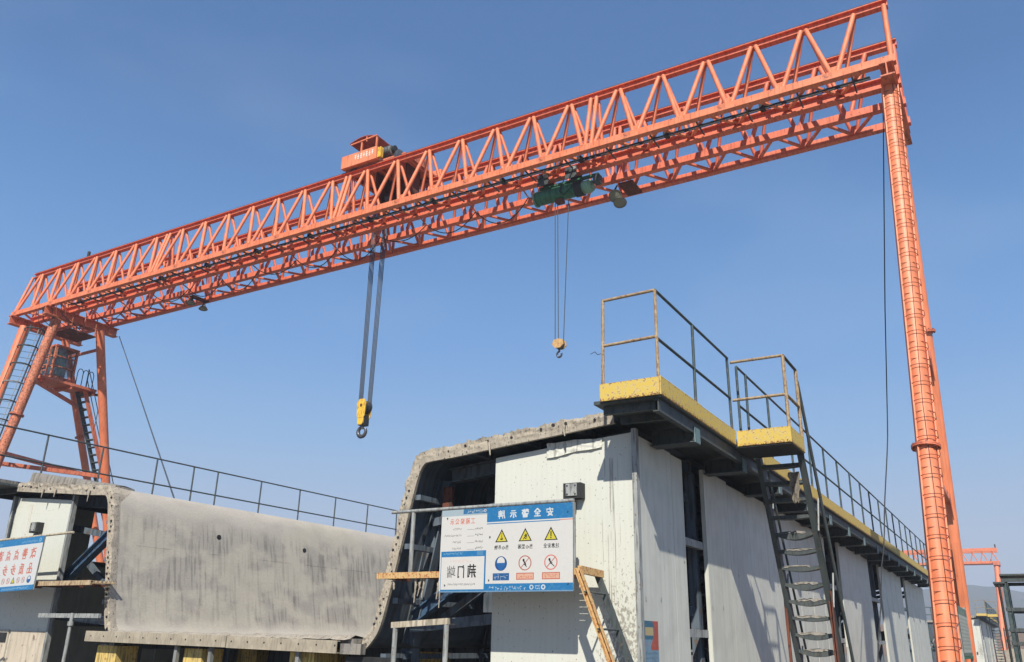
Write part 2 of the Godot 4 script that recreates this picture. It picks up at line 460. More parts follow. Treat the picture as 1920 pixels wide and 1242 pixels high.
# ------------------------------------------------------------------ lettering: strokes on a 10 x 10 square, drawn as the mirrored photograph shows them
var GLYPH := {
	"an": "5,0 5,1.2|1,3 1,1.6 9,1.6 9,3|1,5 9,5|4.5,3 2.6,7 7.5,9.5|7,5 5.5,7.8 1.5,9.5",
	"quan": "5,0 1,4|5,0 9,4|2.5,4.5 7.5,4.5|2.5,6.7 7.5,6.7|1,9.3 9,9.3|5,4.5 5,9.3",
	"jing": "0.5,1 5,1|2,0.2 2,1.8|3.6,0.2 3.6,1.8|1.5,2.2 0.5,3.6|1.4,2.6 4.8,2.6 4.8,4.6|6.6,0.2 5.6,2.2|6.2,1.2 9.5,1.2|8.6,1.2 5.6,4.6|6.4,2 9.4,4.6|1,5.7 9,5.7|2.2,6.7 7.8,6.7|2.2,7.6 7.8,7.6|2.4,8.5 7.6,8.5 7.6,9.8 2.4,9.8 2.4,8.5",
	"shi": "2.5,1 7.5,1|1,3.8 9,3.8|5,3.8 5,9.5 4,9|3,5.5 1,8.5|7,5.5 9,8.5",
	"pai": "1.2,0.5 1.2,6 0.3,9.5|1.2,3.4 4,3.4|3,0.3 3,3.4|1.2,5.6 3.2,5.6 3.2,9.5|6.8,0 6.2,1.2|5,1.2 9,1.2 9,5 5,5 5,1.2|5,3.1 9,3.1|7,1.2 6.6,5 5,6.6|4.4,7 9.8,7|8,5.2 8,9.8",
	"thorn": "0.5,1.6 9.5,1.6|3,0.3 3,2.8|7,0.3 7,2.8|0.5,4 6,4|0.3,6.2 6.2,6.2|2.2,4 2,7.5 0.6,9.7|4.4,4 4.4,9.7|7.5,3.6 7.5,7.6|9.3,3 9.3,9.6 8.3,9",
	"men": "1.8,0.3 2.8,1.6|1.2,2 1.2,9.7|3.8,1 9,1 9,9.6 8,9.2",
	"duan": "2,0.3 2,1.6|0.4,2.2 3.6,2.2|1,3.2 1.4,6.6|3,3 2.6,6.8|0.2,8 3.8,7|7,0.2 7,2.8|4.8,1 4.8,2.8 9.3,2.8 9.3,1|4.4,4.2 9.8,4.2|7,4.2 6.6,5.8|4.8,9.6 4.8,5.8 9.3,5.8 9.3,9.6|6.3,5.8 6.3,9.2|7.8,5.8 7.8,9.2",
	"gai": "0.5,1 4,1 4,4 0.8,4 0.8,8.6 4.2,7.4|6.4,0.2 5,3.6|5.8,2 9.6,2|8.6,2 7.4,6.4 4.6,9.6|5.6,3.8 7.2,7 9.8,9.6",
	"shan": "3,0 3.8,1.2|7,0 6.2,1.2|1,1.5 9,1.5|1.8,2.8 8.2,2.8|0.5,4.2 9.5,4.2|5,1.5 5,5.6|3,4.4 3.4,5.4|7,4.4 6.6,5.4|0.5,5.8 9.5,5.8|2.4,7 7.6,7 7.6,9.7 2.4,9.7 2.4,7",
	"dian": "5,0.2 5,3.4|5,1.6 9,1.6|2,3.4 8,3.4 8,6.4 2,6.4 2,3.4|1.6,7.6 0.8,9.6|3.6,7.6 4,9.4|5.8,7.6 6.2,9.4|8,7.6 9.2,9.6",
	"di": "0.8,1 2,2|0.4,3.6 1.6,4.6|0.6,9.2 2.2,6|6.2,0 6.2,1.2|3,1.4 9.8,1.4|4.8,1.8 5.2,2.8|7.8,1.8 7.4,2.8|3.4,9.7 3.4,3 9.4,3 9.4,9.6|5,4.6 7.8,4.6|6.4,3.4 6.4,6.4|5,6.4 7.8,6.4 7.8,8.6 5,8.6 5,6.4",
	"pin": "3,0.6 7,0.6 7,4 3,4 3,0.6|0.6,5.4 4.4,5.4 4.4,9.4 0.6,9.4 0.6,5.4|5.6,5.4 9.4,5.4 9.4,9.4 5.6,9.4 5.6,5.4",
	"zhi": "7.6,0.4 2,1.2|2,1.2 1.8,6 0.6,9.6|2,3 9.4,3|5.6,1.2 5.2,4.6|3.4,8 3.4,4.6 8.2,4.6 8.2,8|5.8,5.6 5.4,8 3,9.7|6.4,8.2 8.8,9.7",
	"bu": "5,0.2 5,4.4|5,2 8,2|2.6,1.8 2.6,4.4|0.6,4.4 9.4,4.4|5,4.4 5,7|3,5.6 1.6,7.2|8.4,5.4 6,8.4 1.6,9.8",
	"sheng": "5.6,0.4 1.4,1.8|0.6,4.8 9.4,4.8|3.4,1.2 3.2,6.4 1,9.6|7,0.2 7,9.7",
	"xin": "1.4,5 0.6,8|3,4 3.4,8.6 5,9.4 7.6,9 7.8,7.4|4.8,2.6 5.8,4.6|7.6,4 9.2,6.6",
	"dang": "5,0.2 5,3|2,0.8 3.2,2.6|8,0.8 6.8,2.6|1.6,3.6 8.6,3.6 8.6,9.4 1.6,9.4|2,6.4 8.6,6.4",
	"zhu": "1,1 2,2|0.5,3.8 1.6,4.8|0.6,9.4 2.2,6.2|6,0.2 7,1.4|3.6,2.6 9.6,2.6|4,5.6 9.2,5.6|3.2,9.4 9.9,9.4|6.5,2.6 6.5,9.4",
	"yi": "5,0 5,0.8|1.6,1.2 8.4,1.2|0.8,2.8 9.2,2.8|2.4,3.8 7.6,3.8 7.6,6.6 2.4,6.6 2.4,3.8|2.4,5.2 7.6,5.2|1.4,7.4 0.8,9.4|3,7.4 3.4,9.4 7,9.4 7,8.4|8.2,7.2 9.2,8.8",
	"zhui": "2,0.4 2,4|2,0.6 3.6,0.6 2.4,3|4,1.4 9.4,1.4|6.8,0.2 4,4.6|6.6,2.6 9.4,4.4|1.8,6.8 8.2,6.8|5,5 5,9.3|0.6,9.3 9.4,9.3",
	"luo": "0.5,1.4 9.5,1.4|3,0.3 3,2.4|7,0.3 7,2.4|1,3.4 2,4.2|0.6,5.4 1.6,6.2|0.6,9.4 2.2,7|5.4,2.8 3.6,5.2|5,3.6 8.6,3.6 3,7|5,4.4 9.6,6.8|4.6,7.2 8.4,7.2 8.4,9.6 4.6,9.6 4.6,7.2",
	"diao": "3,0.4 7,0.4 7,3 3,3 3,0.4|1.6,8.4 1.6,4.4 8.4,4.4 8.4,8|5,3 5,9.8",
	"wu": "1.6,0.6 0.6,3.6|1,2.4 4.2,2.4|2.6,0.2 2.6,9.7|0.4,6.4 4.4,5.4|6.2,0.2 4.6,3.8|5.8,2.2 9.4,2.2 9,9 8,9.4|6.8,2.4 4.8,6.6|8.2,2.4 5,9.2",
	"gong": "1,1.4 9,1.4|5,1.4 5,8.8|0.5,8.8 9.5,8.8",
	"xiang": "1.5,0.2 0.8,1.6|1.4,1 4.4,1|6.2,0.2 5.6,1.6|6,1 9.4,1|0.6,4 4.4,4|2.5,2.4 2.5,9.6|2.4,5 0.6,7.6|2.8,5 4.2,6.6|5.4,2.8 9.2,2.8 9.2,9.6 5.4,9.6 5.4,2.8|5.4,5 9.2,5|5.4,7.2 9.2,7.2",
	"liang": "1,0.8 2,1.8|0.8,3 1.8,3.8|2.6,4.6 4.4,0.8 7,0.8 6.8,4|8.4,1.4 9.2,3.6|0.5,5.8 9.5,5.8|5,4.8 5,9.8|4.6,6 1,9.4|5.4,6 9,9.4",
	"gong_gai": "4,0.6 0.8,4.4|6,0.6 9.2,4.4|4.6,4.4 2,8.8 7.6,8.2|6.4,6.4 8.6,9.6",
}

func ink(im: Image, a: Vector2, b: Vector2, t: float, c: Color):
	var n := int(a.distance_to(b)) + 1
	for i in n + 1:
		var p := a.lerp(b, float(i) / n) - Vector2(t, t) / 2
		im.fill_rect(Rect2i(int(round(p.x)), int(round(p.y)), maxi(1, int(round(t))), maxi(1, int(round(t)))), c)

func glyph(im: Image, g: String, at: Vector2, w: float, h: float, t: float, c: Color):
	for stroke in GLYPH[g].split("|"):
		var last := Vector2(-1, -1)
		for pt in stroke.split(" "):
			var q: PackedStringArray = pt.split(",")
			var p := at + Vector2((10.0 - q[0].to_float()) / 10.0 * w, q[1].to_float() / 10.0 * h)
			if last.x >= 0:
				ink(im, last, p, t, c)
			last = p

# a line read from right to left
func line_of(im: Image, gs: Array, right: float, top: float, w: float, step: float, h: float, t: float, c: Color):
	for i in gs.size():
		glyph(im, gs[i], Vector2(right - w - i * step, top), w, h, t, c)

# print too small to read: short dark marks, as many as the photograph shows
func small_print(im: Image, x0: float, x1: float, y: float, h: float, c: Color, sd: int):
	var r := RandomNumberGenerator.new()
	r.seed = sd
	var x := x0
	while x < x1 - h * 0.7:
		for k in 4:
			var a := Vector2(x + r.randf() * h * 0.75, y + r.randf() * h)
			ink(im, a, a + (Vector2(h * 0.5, 0) if k % 2 == 0 else Vector2(0, h * 0.5)), 1.5, c)
		x += h * 1.08

func disc(im: Image, c: Vector2, r: float, col: Color, r_in := 0.0):
	for y in range(int(c.y - r), int(c.y + r) + 1):
		var d := r * r - (y - c.y) * (y - c.y)
		if d <= 0:
			continue
		var hw := sqrt(d)
		var e := r_in * r_in - (y - c.y) * (y - c.y)
		if e <= 0:
			im.fill_rect(Rect2i(int(c.x - hw), y, int(2 * hw), 1), col)
		else:
			var hi := sqrt(e)
			im.fill_rect(Rect2i(int(c.x - hw), y, int(hw - hi) + 1, 1), col)
			im.fill_rect(Rect2i(int(c.x + hi), y, int(hw - hi) + 1, 1), col)

func triangle(im: Image, c: Vector2, r: float, col: Color):
	for y in range(int(c.y - r), int(c.y + r * 0.8)):
		var hw := (y - (c.y - r)) / (1.8 * r) * r * 1.04
		im.fill_rect(Rect2i(int(c.x - hw), y, int(2 * hw) + 1, 1), col)

func warning(im: Image, c: Vector2, r: float, kind: int):
	triangle(im, c, r, c8(40, 40, 30))
	triangle(im, c + Vector2(0, r * 0.06), r * 0.76, c8(226, 214, 66))
	var k := c8(36, 34, 26)
	if kind == 0:
		ink(im, c + Vector2(0, -r * 0.3), c + Vector2(0, r * 0.2), 8, k)
		disc(im, c + Vector2(0, r * 0.45), 5, k)
	elif kind == 1:
		disc(im, c + Vector2(r * 0.12, -r * 0.12), 5, k)
		ink(im, c + Vector2(r * 0.16, 0), c + Vector2(-r * 0.1, r * 0.3), 6, k)
		ink(im, c + Vector2(r * 0.2, r * 0.05), c + Vector2(r * 0.24, r * 0.4), 4, k)
		ink(im, c + Vector2(-r * 0.1, r * 0.3), c + Vector2(-r * 0.3, r * 0.5), 4, k)
		ink(im, c + Vector2(-r * 0.1, r * 0.3), c + Vector2(r * 0.1, r * 0.5), 4, k)
		ink(im, c + Vector2(r * 0.02, -r * 0.05), c + Vector2(-r * 0.16, r * 0.06), 3, k)
	else:
		ink(im, c + Vector2(0, -r * 0.42), c + Vector2(0, r * 0.1), 3, k)
		im.fill_rect(Rect2i(int(c.x - r * 0.2), int(c.y + r * 0.3), int(r * 0.4), int(r * 0.2)), k)
		ink(im, c + Vector2(0, r * 0.05), c + Vector2(r * 0.1, r * 0.3), 4, k)

func print_material(im: Image) -> StandardMaterial3D:
	# sun-bleached sheet with scuffs: grain over the whole print
	var n := noise_bytes(im.get_width(), im.get_height(), 0.02, 77)
	var g := noise_bytes(im.get_width(), im.get_height(), 0.2, 78, 2)
	im.convert(Image.FORMAT_RGB8)
	var d := im.get_data()
	for i in n.size():
		var f := sstep(0.5, 0.8, n[i] / 255.0) * 0.12
		var q := 0.83 + 0.06 * (g[i] / 255.0 - 0.5)
		for k in 3:
			d[i * 3 + k] = int(clampf((d[i * 3 + k] * (1 - f) + 214 * f) * q, 0, 255))
	var out := Image.create_from_data(im.get_width(), im.get_height(), false, Image.FORMAT_RGB8, d)
	out.generate_mipmaps()
	var m := StandardMaterial3D.new()
	m.albedo_texture = ImageTexture.create_from_image(out)
	m.roughness = 0.45
	return m

func safety_print() -> StandardMaterial3D:
	var im := Image.create(1024, 552, false, Image.FORMAT_RGB8)
	var white := c8(232, 232, 230)
	var blue := c8(36, 126, 190)
	var black := c8(34, 32, 32)
	var red := c8(222, 120, 96)
	im.fill(white)
	# left block: project board over an end-name card
	im.fill_rect(Rect2i(0, 0, 374, 44), c8(176, 196, 208))
	im.fill_rect(Rect2i(180, 0, 194, 34), c8(52, 120, 174))
	small_print(im, 210, 350, 8, 16, white, 5)
	disc(im, Vector2(358, 16), 10, white, 6)
	line_of(im, ["gong", "xiang", "liang", "gong_gai", "shi"], 278, 62, 34, 43, 40, 4, red)
	for i in 4:
		var y := 126.0 + i * 44
		small_print(im, 280, 346, y, 12, c8(90, 88, 86), 40 + i)
		im.fill_rect(Rect2i(216, int(y) + 13, 60, 2), c8(120, 118, 116))
		small_print(im, 100 if i != 1 else 30, 178, y, 11, c8(120, 118, 116), 50 + i)
	im.fill_rect(Rect2i(10, 282, 364, 270), blue)
	im.fill_rect(Rect2i(300, 284, 50, 30), c8(86, 148, 196))
	small_print(im, 30, 190, 290, 12, c8(150, 190, 216), 61)
	im.fill_rect(Rect2i(14, 320, 348, 214), white)
	small_print(im, 90, 270, 338, 16, c8(240, 200, 190), 62)
	glyph(im, "thorn", Vector2(230, 372), 66, 84, 9, black)
	glyph(im, "men", Vector2(148, 378), 58, 80, 8, black)
	glyph(im, "duan", Vector2(64, 378), 66, 80, 5, c8(70, 66, 66))
	small_print(im, 70, 300, 494, 10, c8(120, 120, 124), 63)
	# right block: the warning board
	im.fill_rect(Rect2i(374, 0, 650, 98), blue)
	line_of(im, ["an", "quan", "jing", "shi", "pai"], 884, 26, 54, 92, 52, 7, c8(226, 232, 236))
	im.fill_rect(Rect2i(374, 106, 560, 6), blue)
	im.fill_rect(Rect2i(934, 104, 90, 5), red)
	var cols := [866.0, 676.0, 494.0]
	var caps := [["zhu", "yi", "an", "quan"], ["dang", "xin", "zhui", "luo"], ["dang", "xin", "diao", "wu"]]
	for i in 3:
		warning(im, Vector2(cols[i], 196), 48, i)
		line_of(im, caps[i], cols[i] + 58, 254, 26, 29, 28, 3, black)
	disc(im, Vector2(494, 372), 47, c8(30, 86, 150))
	disc(im, Vector2(494, 360), 30, white)
	im.fill_rect(Rect2i(466, 368, 56, 26), c8(40, 104, 176))
	disc(im, Vector2(494, 392), 22, c8(40, 104, 176))
	for k in 2:
		var c := Vector2(676 + k * 190, 372)
		disc(im, c, 48, c8(190, 120, 104) if k == 0 else c8(226, 128, 118), 41)
		ink(im, c + Vector2(-32, 32), c + Vector2(32, -32), 5, c8(190, 130, 116))
		disc(im, c + Vector2(-10, -18), 8, black)
		ink(im, c + Vector2(-10, -12), c + Vector2(4, 8), 7, black)
		ink(im, c + Vector2(4, 8), c + Vector2(10 + 14 * k, 26), 4, black)
		ink(im, c + Vector2(-8, 8), c + Vector2(10, 22 - 18 * k), 4, black)
	im.fill_rect(Rect2i(432, 434, 126, 46), c8(36, 96, 158))
	small_print(im, 440, 552, 444, 24, c8(214, 226, 236), 71)
	for k in 2:
		im.fill_rect(Rect2i(612 + k * 190, 434, 130, 44), c8(206, 116, 96))
		im.fill_rect(Rect2i(618 + k * 190, 440, 118, 32), c8(236, 186, 160))
		small_print(im, 630 + k * 190, 728 + k * 190, 444, 22, c8(206, 104, 84), 72 + k)
	im.fill_rect(Rect2i(374, 500, 650, 52), blue)
	small_print(im, 404, 696, 514, 20, c8(220, 230, 238), 75)
	disc(im, Vector2(726, 524), 15, c8(220, 230, 238), 9)
	small_print(im, 750, 790, 512, 9, c8(220, 230, 238), 76)
	small_print(im, 750, 790, 526, 9, c8(220, 230, 238), 77)
	disc(im, Vector2(812, 524), 16, c8(220, 230, 238), 8)
	im.fill_rect(Rect2i(0, 544, 1024, 8), c8(120, 160, 196))
	return print_material(im)

func slogan_print() -> StandardMaterial3D:
	var im := Image.create(1024, 440, false, Image.FORMAT_RGB8)
	var white := c8(230, 234, 236)
	var blue := c8(40, 132, 196)
	im.fill(white)
	im.fill_rect(Rect2i(0, 0, 1024, 58), blue)
	small_print(im, 700, 940, 26, 16, c8(160, 204, 230), 81)
	small_print(im, 120, 420, 26, 16, c8(160, 204, 230), 84)
	disc(im, Vector2(976, 30), 16, c8(160, 204, 230), 9)
	line_of(im, ["gai", "shan", "dian", "dian", "di", "di"], 948, 92, 74, 122, 88, 9, c8(214, 112, 88))
	line_of(im, ["pin", "zhi", "bu", "bu", "sheng", "sheng"], 948, 218, 74, 122, 88, 9, c8(214, 112, 88))
	disc(im, Vector2(934, 354), 30, c8(36, 96, 160))
	disc(im, Vector2(934, 348), 19, white)
	im.fill_rect(Rect2i(918, 352, 32, 16), c8(40, 104, 176))
	for i in 9:
		var x := 850.0 - i * 74
		if i % 3 == 2:
			triangle(im, Vector2(x, 354), 30, c8(40, 40, 30))
			triangle(im, Vector2(x, 356), 21, c8(226, 214, 66))
		else:
			disc(im, Vector2(x, 354), 25, c8(206, 120, 104), 20)
			ink(im, Vector2(x - 16, 338), Vector2(x + 16, 370), 3, c8(206, 120, 104))
			ink(im, Vector2(x - 4, 344), Vector2(x + 5, 364), 5, c8(40, 36, 36))
	im.fill_rect(Rect2i(0, 400, 1024, 40), blue)
	small_print(im, 560, 940, 412, 16, c8(190, 216, 234), 82)
	small_print(im, 100, 460, 412, 16, c8(190, 216, 234), 83)
	return print_material(im)

func poster_print() -> StandardMaterial3D:
	var im := Image.create(256, 768, false, Image.FORMAT_RGB8)
	im.fill(c8(126, 164, 190))
	im.fill_rect(Rect2i(0, 0, 256, 160), c8(58, 118, 148))
	for y in 250:
		im.fill_rect(Rect2i(256 - 90 + int(sin(y * 0.02) * 30), y, 120, 1), c8(198, 92, 74))
	im.fill_rect(Rect2i(60, 56, 120, 70), c8(206, 190, 140))
	small_print(im, 20, 190, 190, 26, c8(210, 120, 100), 91)
	for i in 8:
		small_print(im, 16 + (i * 37) % 70, 236, 268 + i * 38, 16, c8(44, 70, 100), 92 + i)
	im.fill_rect(Rect2i(24, 590, 90, 120), c8(110, 60, 60))
	im.fill_rect(Rect2i(34, 604, 70, 40), c8(160, 130, 120))
	small_print(im, 140, 230, 600, 18, c8(60, 80, 100), 110)
	small_print(im, 140, 230, 660, 18, c8(60, 80, 100), 111)
	return print_material(im)

func notice_print() -> StandardMaterial3D:
	var im := Image.create(512, 256, false, Image.FORMAT_RGB8)
	im.fill(c8(212, 218, 206))
	im.fill_rect(Rect2i(0, 0, 512, 44), c8(112, 142, 126))
	small_print(im, 120, 390, 10, 26, c8(206, 214, 200), 120)
	for i in 9:
		small_print(im, 24, 488, 58 + i * 19, 10, c8(120, 132, 118), 121 + i)
	im.fill_rect(Rect2i(0, 238, 512, 18), c8(104, 132, 116))
	return print_material(im)

# ------------------------------------------------------------------ the crane
const SP := [-39.85, -29.7, -19.55, -9.4, -0.72]     # splices between the truss modules

func truss(crane: Node3D, zt: float, z1: float, z2: float, mat: Material, near: bool, called: String):
	var g := part(called, crane)
	var yt := 17.92
	var yb := 15.72
	var s := st()
	ibeam(s, Vector3(SP[0] + 0.1, yt, zt), Vector3(SP[4], yt, zt), 0.2, 0.22, 0.025)
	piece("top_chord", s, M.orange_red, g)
	s = st()
	bar(s, Vector3(SP[0] + 0.1, yt + 0.145, zt), Vector3(SP[4], yt + 0.145, zt), 0.08, 0.07)
	piece("trolley_rail", s, M.rail_dark, g)
	s = st()
	box(s, Vector3(SP[0], yb - 0.105, z1 - 0.1), Vector3(SP[4], yb + 0.105, z1 + 0.1))
	piece("bottom_chord", s, mat, g)
	s = st()
	if near:
		ibeam(s, Vector3(SP[0], yb - 0.04, z2), Vector3(SP[4], yb - 0.04, z2), 0.24, 0.32, 0.03)
	else:
		box(s, Vector3(SP[0], yb - 0.105, z2 - 0.1), Vector3(SP[4], yb + 0.105, z2 + 0.1))
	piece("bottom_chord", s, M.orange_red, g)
	for m in 4:
		var x0: float = SP[m]
		var tops := []
		for i in 7:
			tops.append(x0 + 0.85 + 1.408 * i)
		var bots := [x0 + 0.14]
		for i in 6:
			bots.append(x0 + 1.554 + 1.408 * i)
		bots.append(x0 + 10.01)
		var last: float = SP[4] - 0.1
		for face in 2:
			var zb := z1 if face == 0 else z2
			var dz := (zb - zt) * 0.16
			var r := 0.068 if face == 0 else 0.056
			for i in 7:
				for k in 2:
					if maxf(tops[i], bots[i + k]) > last:
						continue
					s = st()
					var up := 0.07 if k == 1 else -0.07
					tube(s, Vector3(tops[i] + up, yt - 0.09, zt + dz), Vector3(bots[i + k] - up, yb + 0.08, zb), r, 8)
					piece("brace", s, mat, g)
			for x in [x0 + 0.1, minf(x0 + 10.05, last)]:
				s = st()
				tube(s, Vector3(x, yt - 0.09, zt + dz), Vector3(x, yb + 0.08, zb), r, 8)
				piece("end_post", s, mat, g)
		# lacing between the two bottom chords
		for i in 7:
			for k in 2:
				if maxf(tops[i], bots[i + k]) > last:
					continue
				s = st()
				bar(s, Vector3(tops[i], yb - 0.02, z1), Vector3(bots[i + k], yb - 0.02, z2), 0.09, 0.06)
				piece("lacing_bar", s, mat, g)
		for i in 6:      # gusset where the braces meet the chord
			if bots[i + 1] > last:
				continue
			s = st()
			var bx: float = bots[i + 1]
			prism(s, PackedVector2Array([Vector2(-0.2, 0), Vector2(0.2, 0), Vector2(0.1, 0.2), Vector2(-0.1, 0.2)]), Vector3(bx, yb + 0.10, (z2 if not near else z1) - 0.012), Vector3(1, 0, 0), Vector3.UP, Vector3(0, 0, 0.024))
			piece("gusset", s, mat, g)

func leg_tube(crane: Node3D, a: Vector3, b: Vector3, r: float, m: Material, flange_at := -1.0):
	var s := st()
	tube(s, a, b, r, 20)
	var o := obj("leg", s, m, crane)
	for t in ([flange_at] if flange_at > 0 else []):
		var p := a.lerp(b, t)
		var d := (b - a).normalized()
		s = st()
		lathe(s, p - d * 0.03, d, [Vector2(r, 0), Vector2(r + 0.09, 0), Vector2(r + 0.09, 0.025), Vector2(r + 0.075, 0.03), Vector2(r + 0.09, 0.035), Vector2(r + 0.09, 0.06), Vector2(r, 0.06)], 20)
		piece("flange", s, M.orange_dull, o)
		var f := sides(a, b, Vector3.UP)
		for k in 10:
			var w: Vector3 = f[1] * cos(TAU * k / 10) + f[2] * sin(TAU * k / 10)
			s = st()
			tube(s, p - d * 0.06 + w * (r + 0.055), p + d * 0.06 + w * (r + 0.055), 0.018, 6)
			piece("bolt", s, M.rust_dark, o)
	return o

func build_crane():
	var c := thing("gantry_crane", "tall orange truss gantry crane spanning over both grey moulds", "gantry crane", Vector3(-19.5, 0, -21.8))
	truss(c, -20.67, -20.1, -21.02, M.orange, true, "near_truss")
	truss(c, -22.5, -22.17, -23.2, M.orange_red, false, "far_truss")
	var s: SurfaceTool
	for x in [-39.55, -36.75, -0.95]:
		s = st()
		ibeam(s, Vector3(x, 15.36, -19.85), Vector3(x, 15.36, -23.55), 0.34, 0.42, 0.04)
		obj("cross_beam", s, M.orange_dull, c)
	# left frame: four raking tubes
	leg_tube(c, Vector3(-39.37, 15.15, -20.5), Vector3(-38.4, 0.3, -18.25), 0.2, M.orange)
	leg_tube(c, Vector3(-36.9, 15.15, -20.57), Vector3(-38.0, 0.3, -18.6), 0.21, M.leg_rusted, 0.315)
	leg_tube(c, Vector3(-39.4, 15.15, -22.62), Vector3(-38.4, 0.3, -27.8), 0.17, M.orange, 0.31)
	leg_tube(c, Vector3(-36.53, 15.15, -22.54), Vector3(-38.0, 0.3, -27.35), 0.2, M.orange)
	# right legs: near one with the ladder
	var ra := Vector3(-1.0, 15.15, -20.45)
	var rb := Vector3(-1.44, 0.3, -17.75)
	leg_tube(c, ra, rb, 0.188, M.orange_clear, 0.655)
	var fa := Vector3(-1.07, 15.15, -23.0)
	var fb := Vector3(-1.54, 0.3, -25.75)
	var far_leg: MeshInstance3D = leg_tube(c, fa, fb, 0.165, M.orange_clear, 0.37)
	s = st()
	box(s, Vector3(-1.75, 0.02, -26.6), Vector3(-1.2, 0.32, -16.9))
	obj("ground_beam", s, M.orange_dull, c)
	s = st()
	box(s, Vector3(-38.5, 0.02, -28.6), Vector3(-37.9, 0.32, -17.4))
	obj("ground_beam", s, M.orange_dull, c)
	for q in [[Vector3(-39.37, 15.15, -20.5), Vector3(-38.4, 0.3, -18.25), Vector3(-36.53, 15.15, -22.54), Vector3(-38.0, 0.3, -27.35), 8.5], [Vector3(-36.9, 15.15, -20.57), Vector3(-38.0, 0.3, -18.6), Vector3(-39.4, 15.15, -22.62), Vector3(-38.4, 0.3, -27.8), 8.74]]:
		var ta: float = (15.15 - q[4]) / 14.85
		s = st()
		bar(s, q[0].lerp(q[1], ta), q[2].lerp(q[3], ta), 0.14, 0.18)
		obj("tie_beam", s, M.orange_dull, c)
	for y in [8.75, 5.2]:
		var tt: float = (15.15 - y) / 14.85
		var pa := ra.lerp(rb, tt)
		var pb := fa.lerp(fb, tt)
		s = st()
		bar(s, pa, pb, 0.12, 0.12)
		obj("leg_strut", s, M.orange_clear, c)
		s = st()
		prism(s, PackedVector2Array([Vector2(0, 0.5), Vector2(0.5, 0), Vector2(0, -0.5)]), pb + Vector3(0.06, 0, 0.15), Vector3(0, 0, 1), Vector3.UP, Vector3(0.02, 0, 0))
		obj("gusset_plate", s, M.orange_dull, c)
	# channels bolted to the far leg
	for q in [[0.50, 0.66], [0.74, 0.87]]:
		var a := fa.lerp(fb, q[0]) + Vector3(0.02, 0, 0.24)
		var b := fa.lerp(fb, q[1]) + Vector3(0.02, 0, 0.24)
		s = st()
		channel(s, a, b, 0.12, 0.14, 0.02, Vector3(-1, 0, 0))
		piece("channel_stiffener", s, M.orange_clear, far_leg)
	# ladder up the near right leg: rail strips, and bent bars that run round the front
	var d := (rb - ra).normalized()
	var across := Vector3(0.93, 0, -0.36).normalized()          # to the right as seen from the moulds' end
	var out := across.cross(d).normalized()
	if out.z < 0:
		out = -out
	var lad := part("leg_ladder", c)
	for g in [-1.0, 1.0]:
		s = st()
		bar(s, ra + across * 0.0 + across * 0.19 * g + out * (0.13 if g < 0 else 0.1), rb + across * 0.19 * g + out * (0.13 if g < 0 else 0.1) - d * 0.8, 0.03, 0.04, out)
		piece("ladder_rail", s, M.orange_clear, lad)
	var i := 0
	while i < 36:
		var p := ra + d * (0.25 + i * 0.405)
		var pts := [p - across * 0.2 + out * 0.13, p - across * 0.08 + out * 0.175, p + across * 0.08 + out * 0.175, p + across * 0.21 + out * 0.12 + d * 0.02]
		s = st()
		wire(s, pts, 0.007)
		piece("rung", s, M.rung_rust, lad)
		pts = [p + across * 0.21 + out * 0.12 + d * 0.02, p + across * 0.225 + out * 0.11 + d * (0.16 + 0.05 * sin(i * 2.3))]
		for k in 7:
			var t := PI * (0.12 + 0.76 * k / 6.0)
			pts.append(p + d * 0.17 + across * cos(t) * 0.215 + out * (0.06 + sin(t) * 0.2))
		s = st()
		wire(s, pts, 0.008)
		piece("cage_hoop", s, M.rung_rust, lad)
		i += 1
	s = st()
	wire(s, [ra + across * 0.05 + out * 0.19, ra + d * 5 + across * 0.02 + out * 0.185, ra + d * 9 - across * 0.03 + out * 0.19, rb + across * 0.1 + out * 0.185 - d * 0.5], 0.008)
	piece("conduit", s, M.rust_dark, lad)
	# caged ladder between the two near left legs
	var cage := part("caged_ladder", c)
	var ka := Vector3(-38.15, 15.0, -20.45)
	var kb := Vector3(-38.2, 2.0, -18.5)
	var kd := (kb - ka).normalized()
	var kx := Vector3(0.5, 0, -0.85).normalized()
	var ko := kx.cross(kd).normalized()
	if ko.z < 0:
		ko = -ko
	for g in [-1.0, 1.0]:
		s = st()
		bar(s, ka + kx * 0.26 * g, kb + kx * 0.26 * g, 0.05, 0.05)
		piece("ladder_rail", s, M.dark, cage)
	for k in 42:
		s = st()
		var p := ka + kd * (0.15 + k * 0.31)
		tube(s, p - kx * 0.26, p + kx * 0.26, 0.011, 5)
		piece("rung", s, M.dark, cage)
	for k in 14:
		var p := ka + kd * (0.4 + k * 0.9)
		var pts := []
		for j in 11:
			var t := -0.35 + (PI + 0.7) * j / 10.0
			pts.append(p + kx * cos(t) * 0.42 + ko * (0.3 + sin(t) * 0.42))
		s = st()
		wire(s, pts, 0.034)
		piece("cage_hoop", s, M.galv if k == 3 else M.dark, cage)
	for j in 4:
		var t := 0.3 + (PI - 0.6) * j / 3.0
		var off := kx * cos(t) * 0.42 + ko * (0.3 + sin(t) * 0.42)
		s = st()
		tube(s, ka + kd * 0.4 + off, ka + kd * 12.1 + off, 0.016, 5)
		piece("cage_strap", s, M.galv if j == 1 else M.dark, cage)
	# driver's cabin on its floor
	s = st()
	box(s, Vector3(-38.7, 12.42, -23.5), Vector3(-37.35, 12.54, -20.7))
	obj("cabin_floor", s, M.orange_dull, c)
	for z in [-20.9, -22.2, -23.4]:
		s = st()
		ibeam(s, Vector3(-38.75, 12.33, z), Vector3(-37.3, 12.33, z), 0.12, 0.17, 0.02)
		obj("floor_joist", s, M.orange_dull, c)
	s = st()
	bar(s, Vector3(-37.4, 12.25, -20.3), Vector3(-38.6, 11.75, -23.8), 0.12, 0.16)
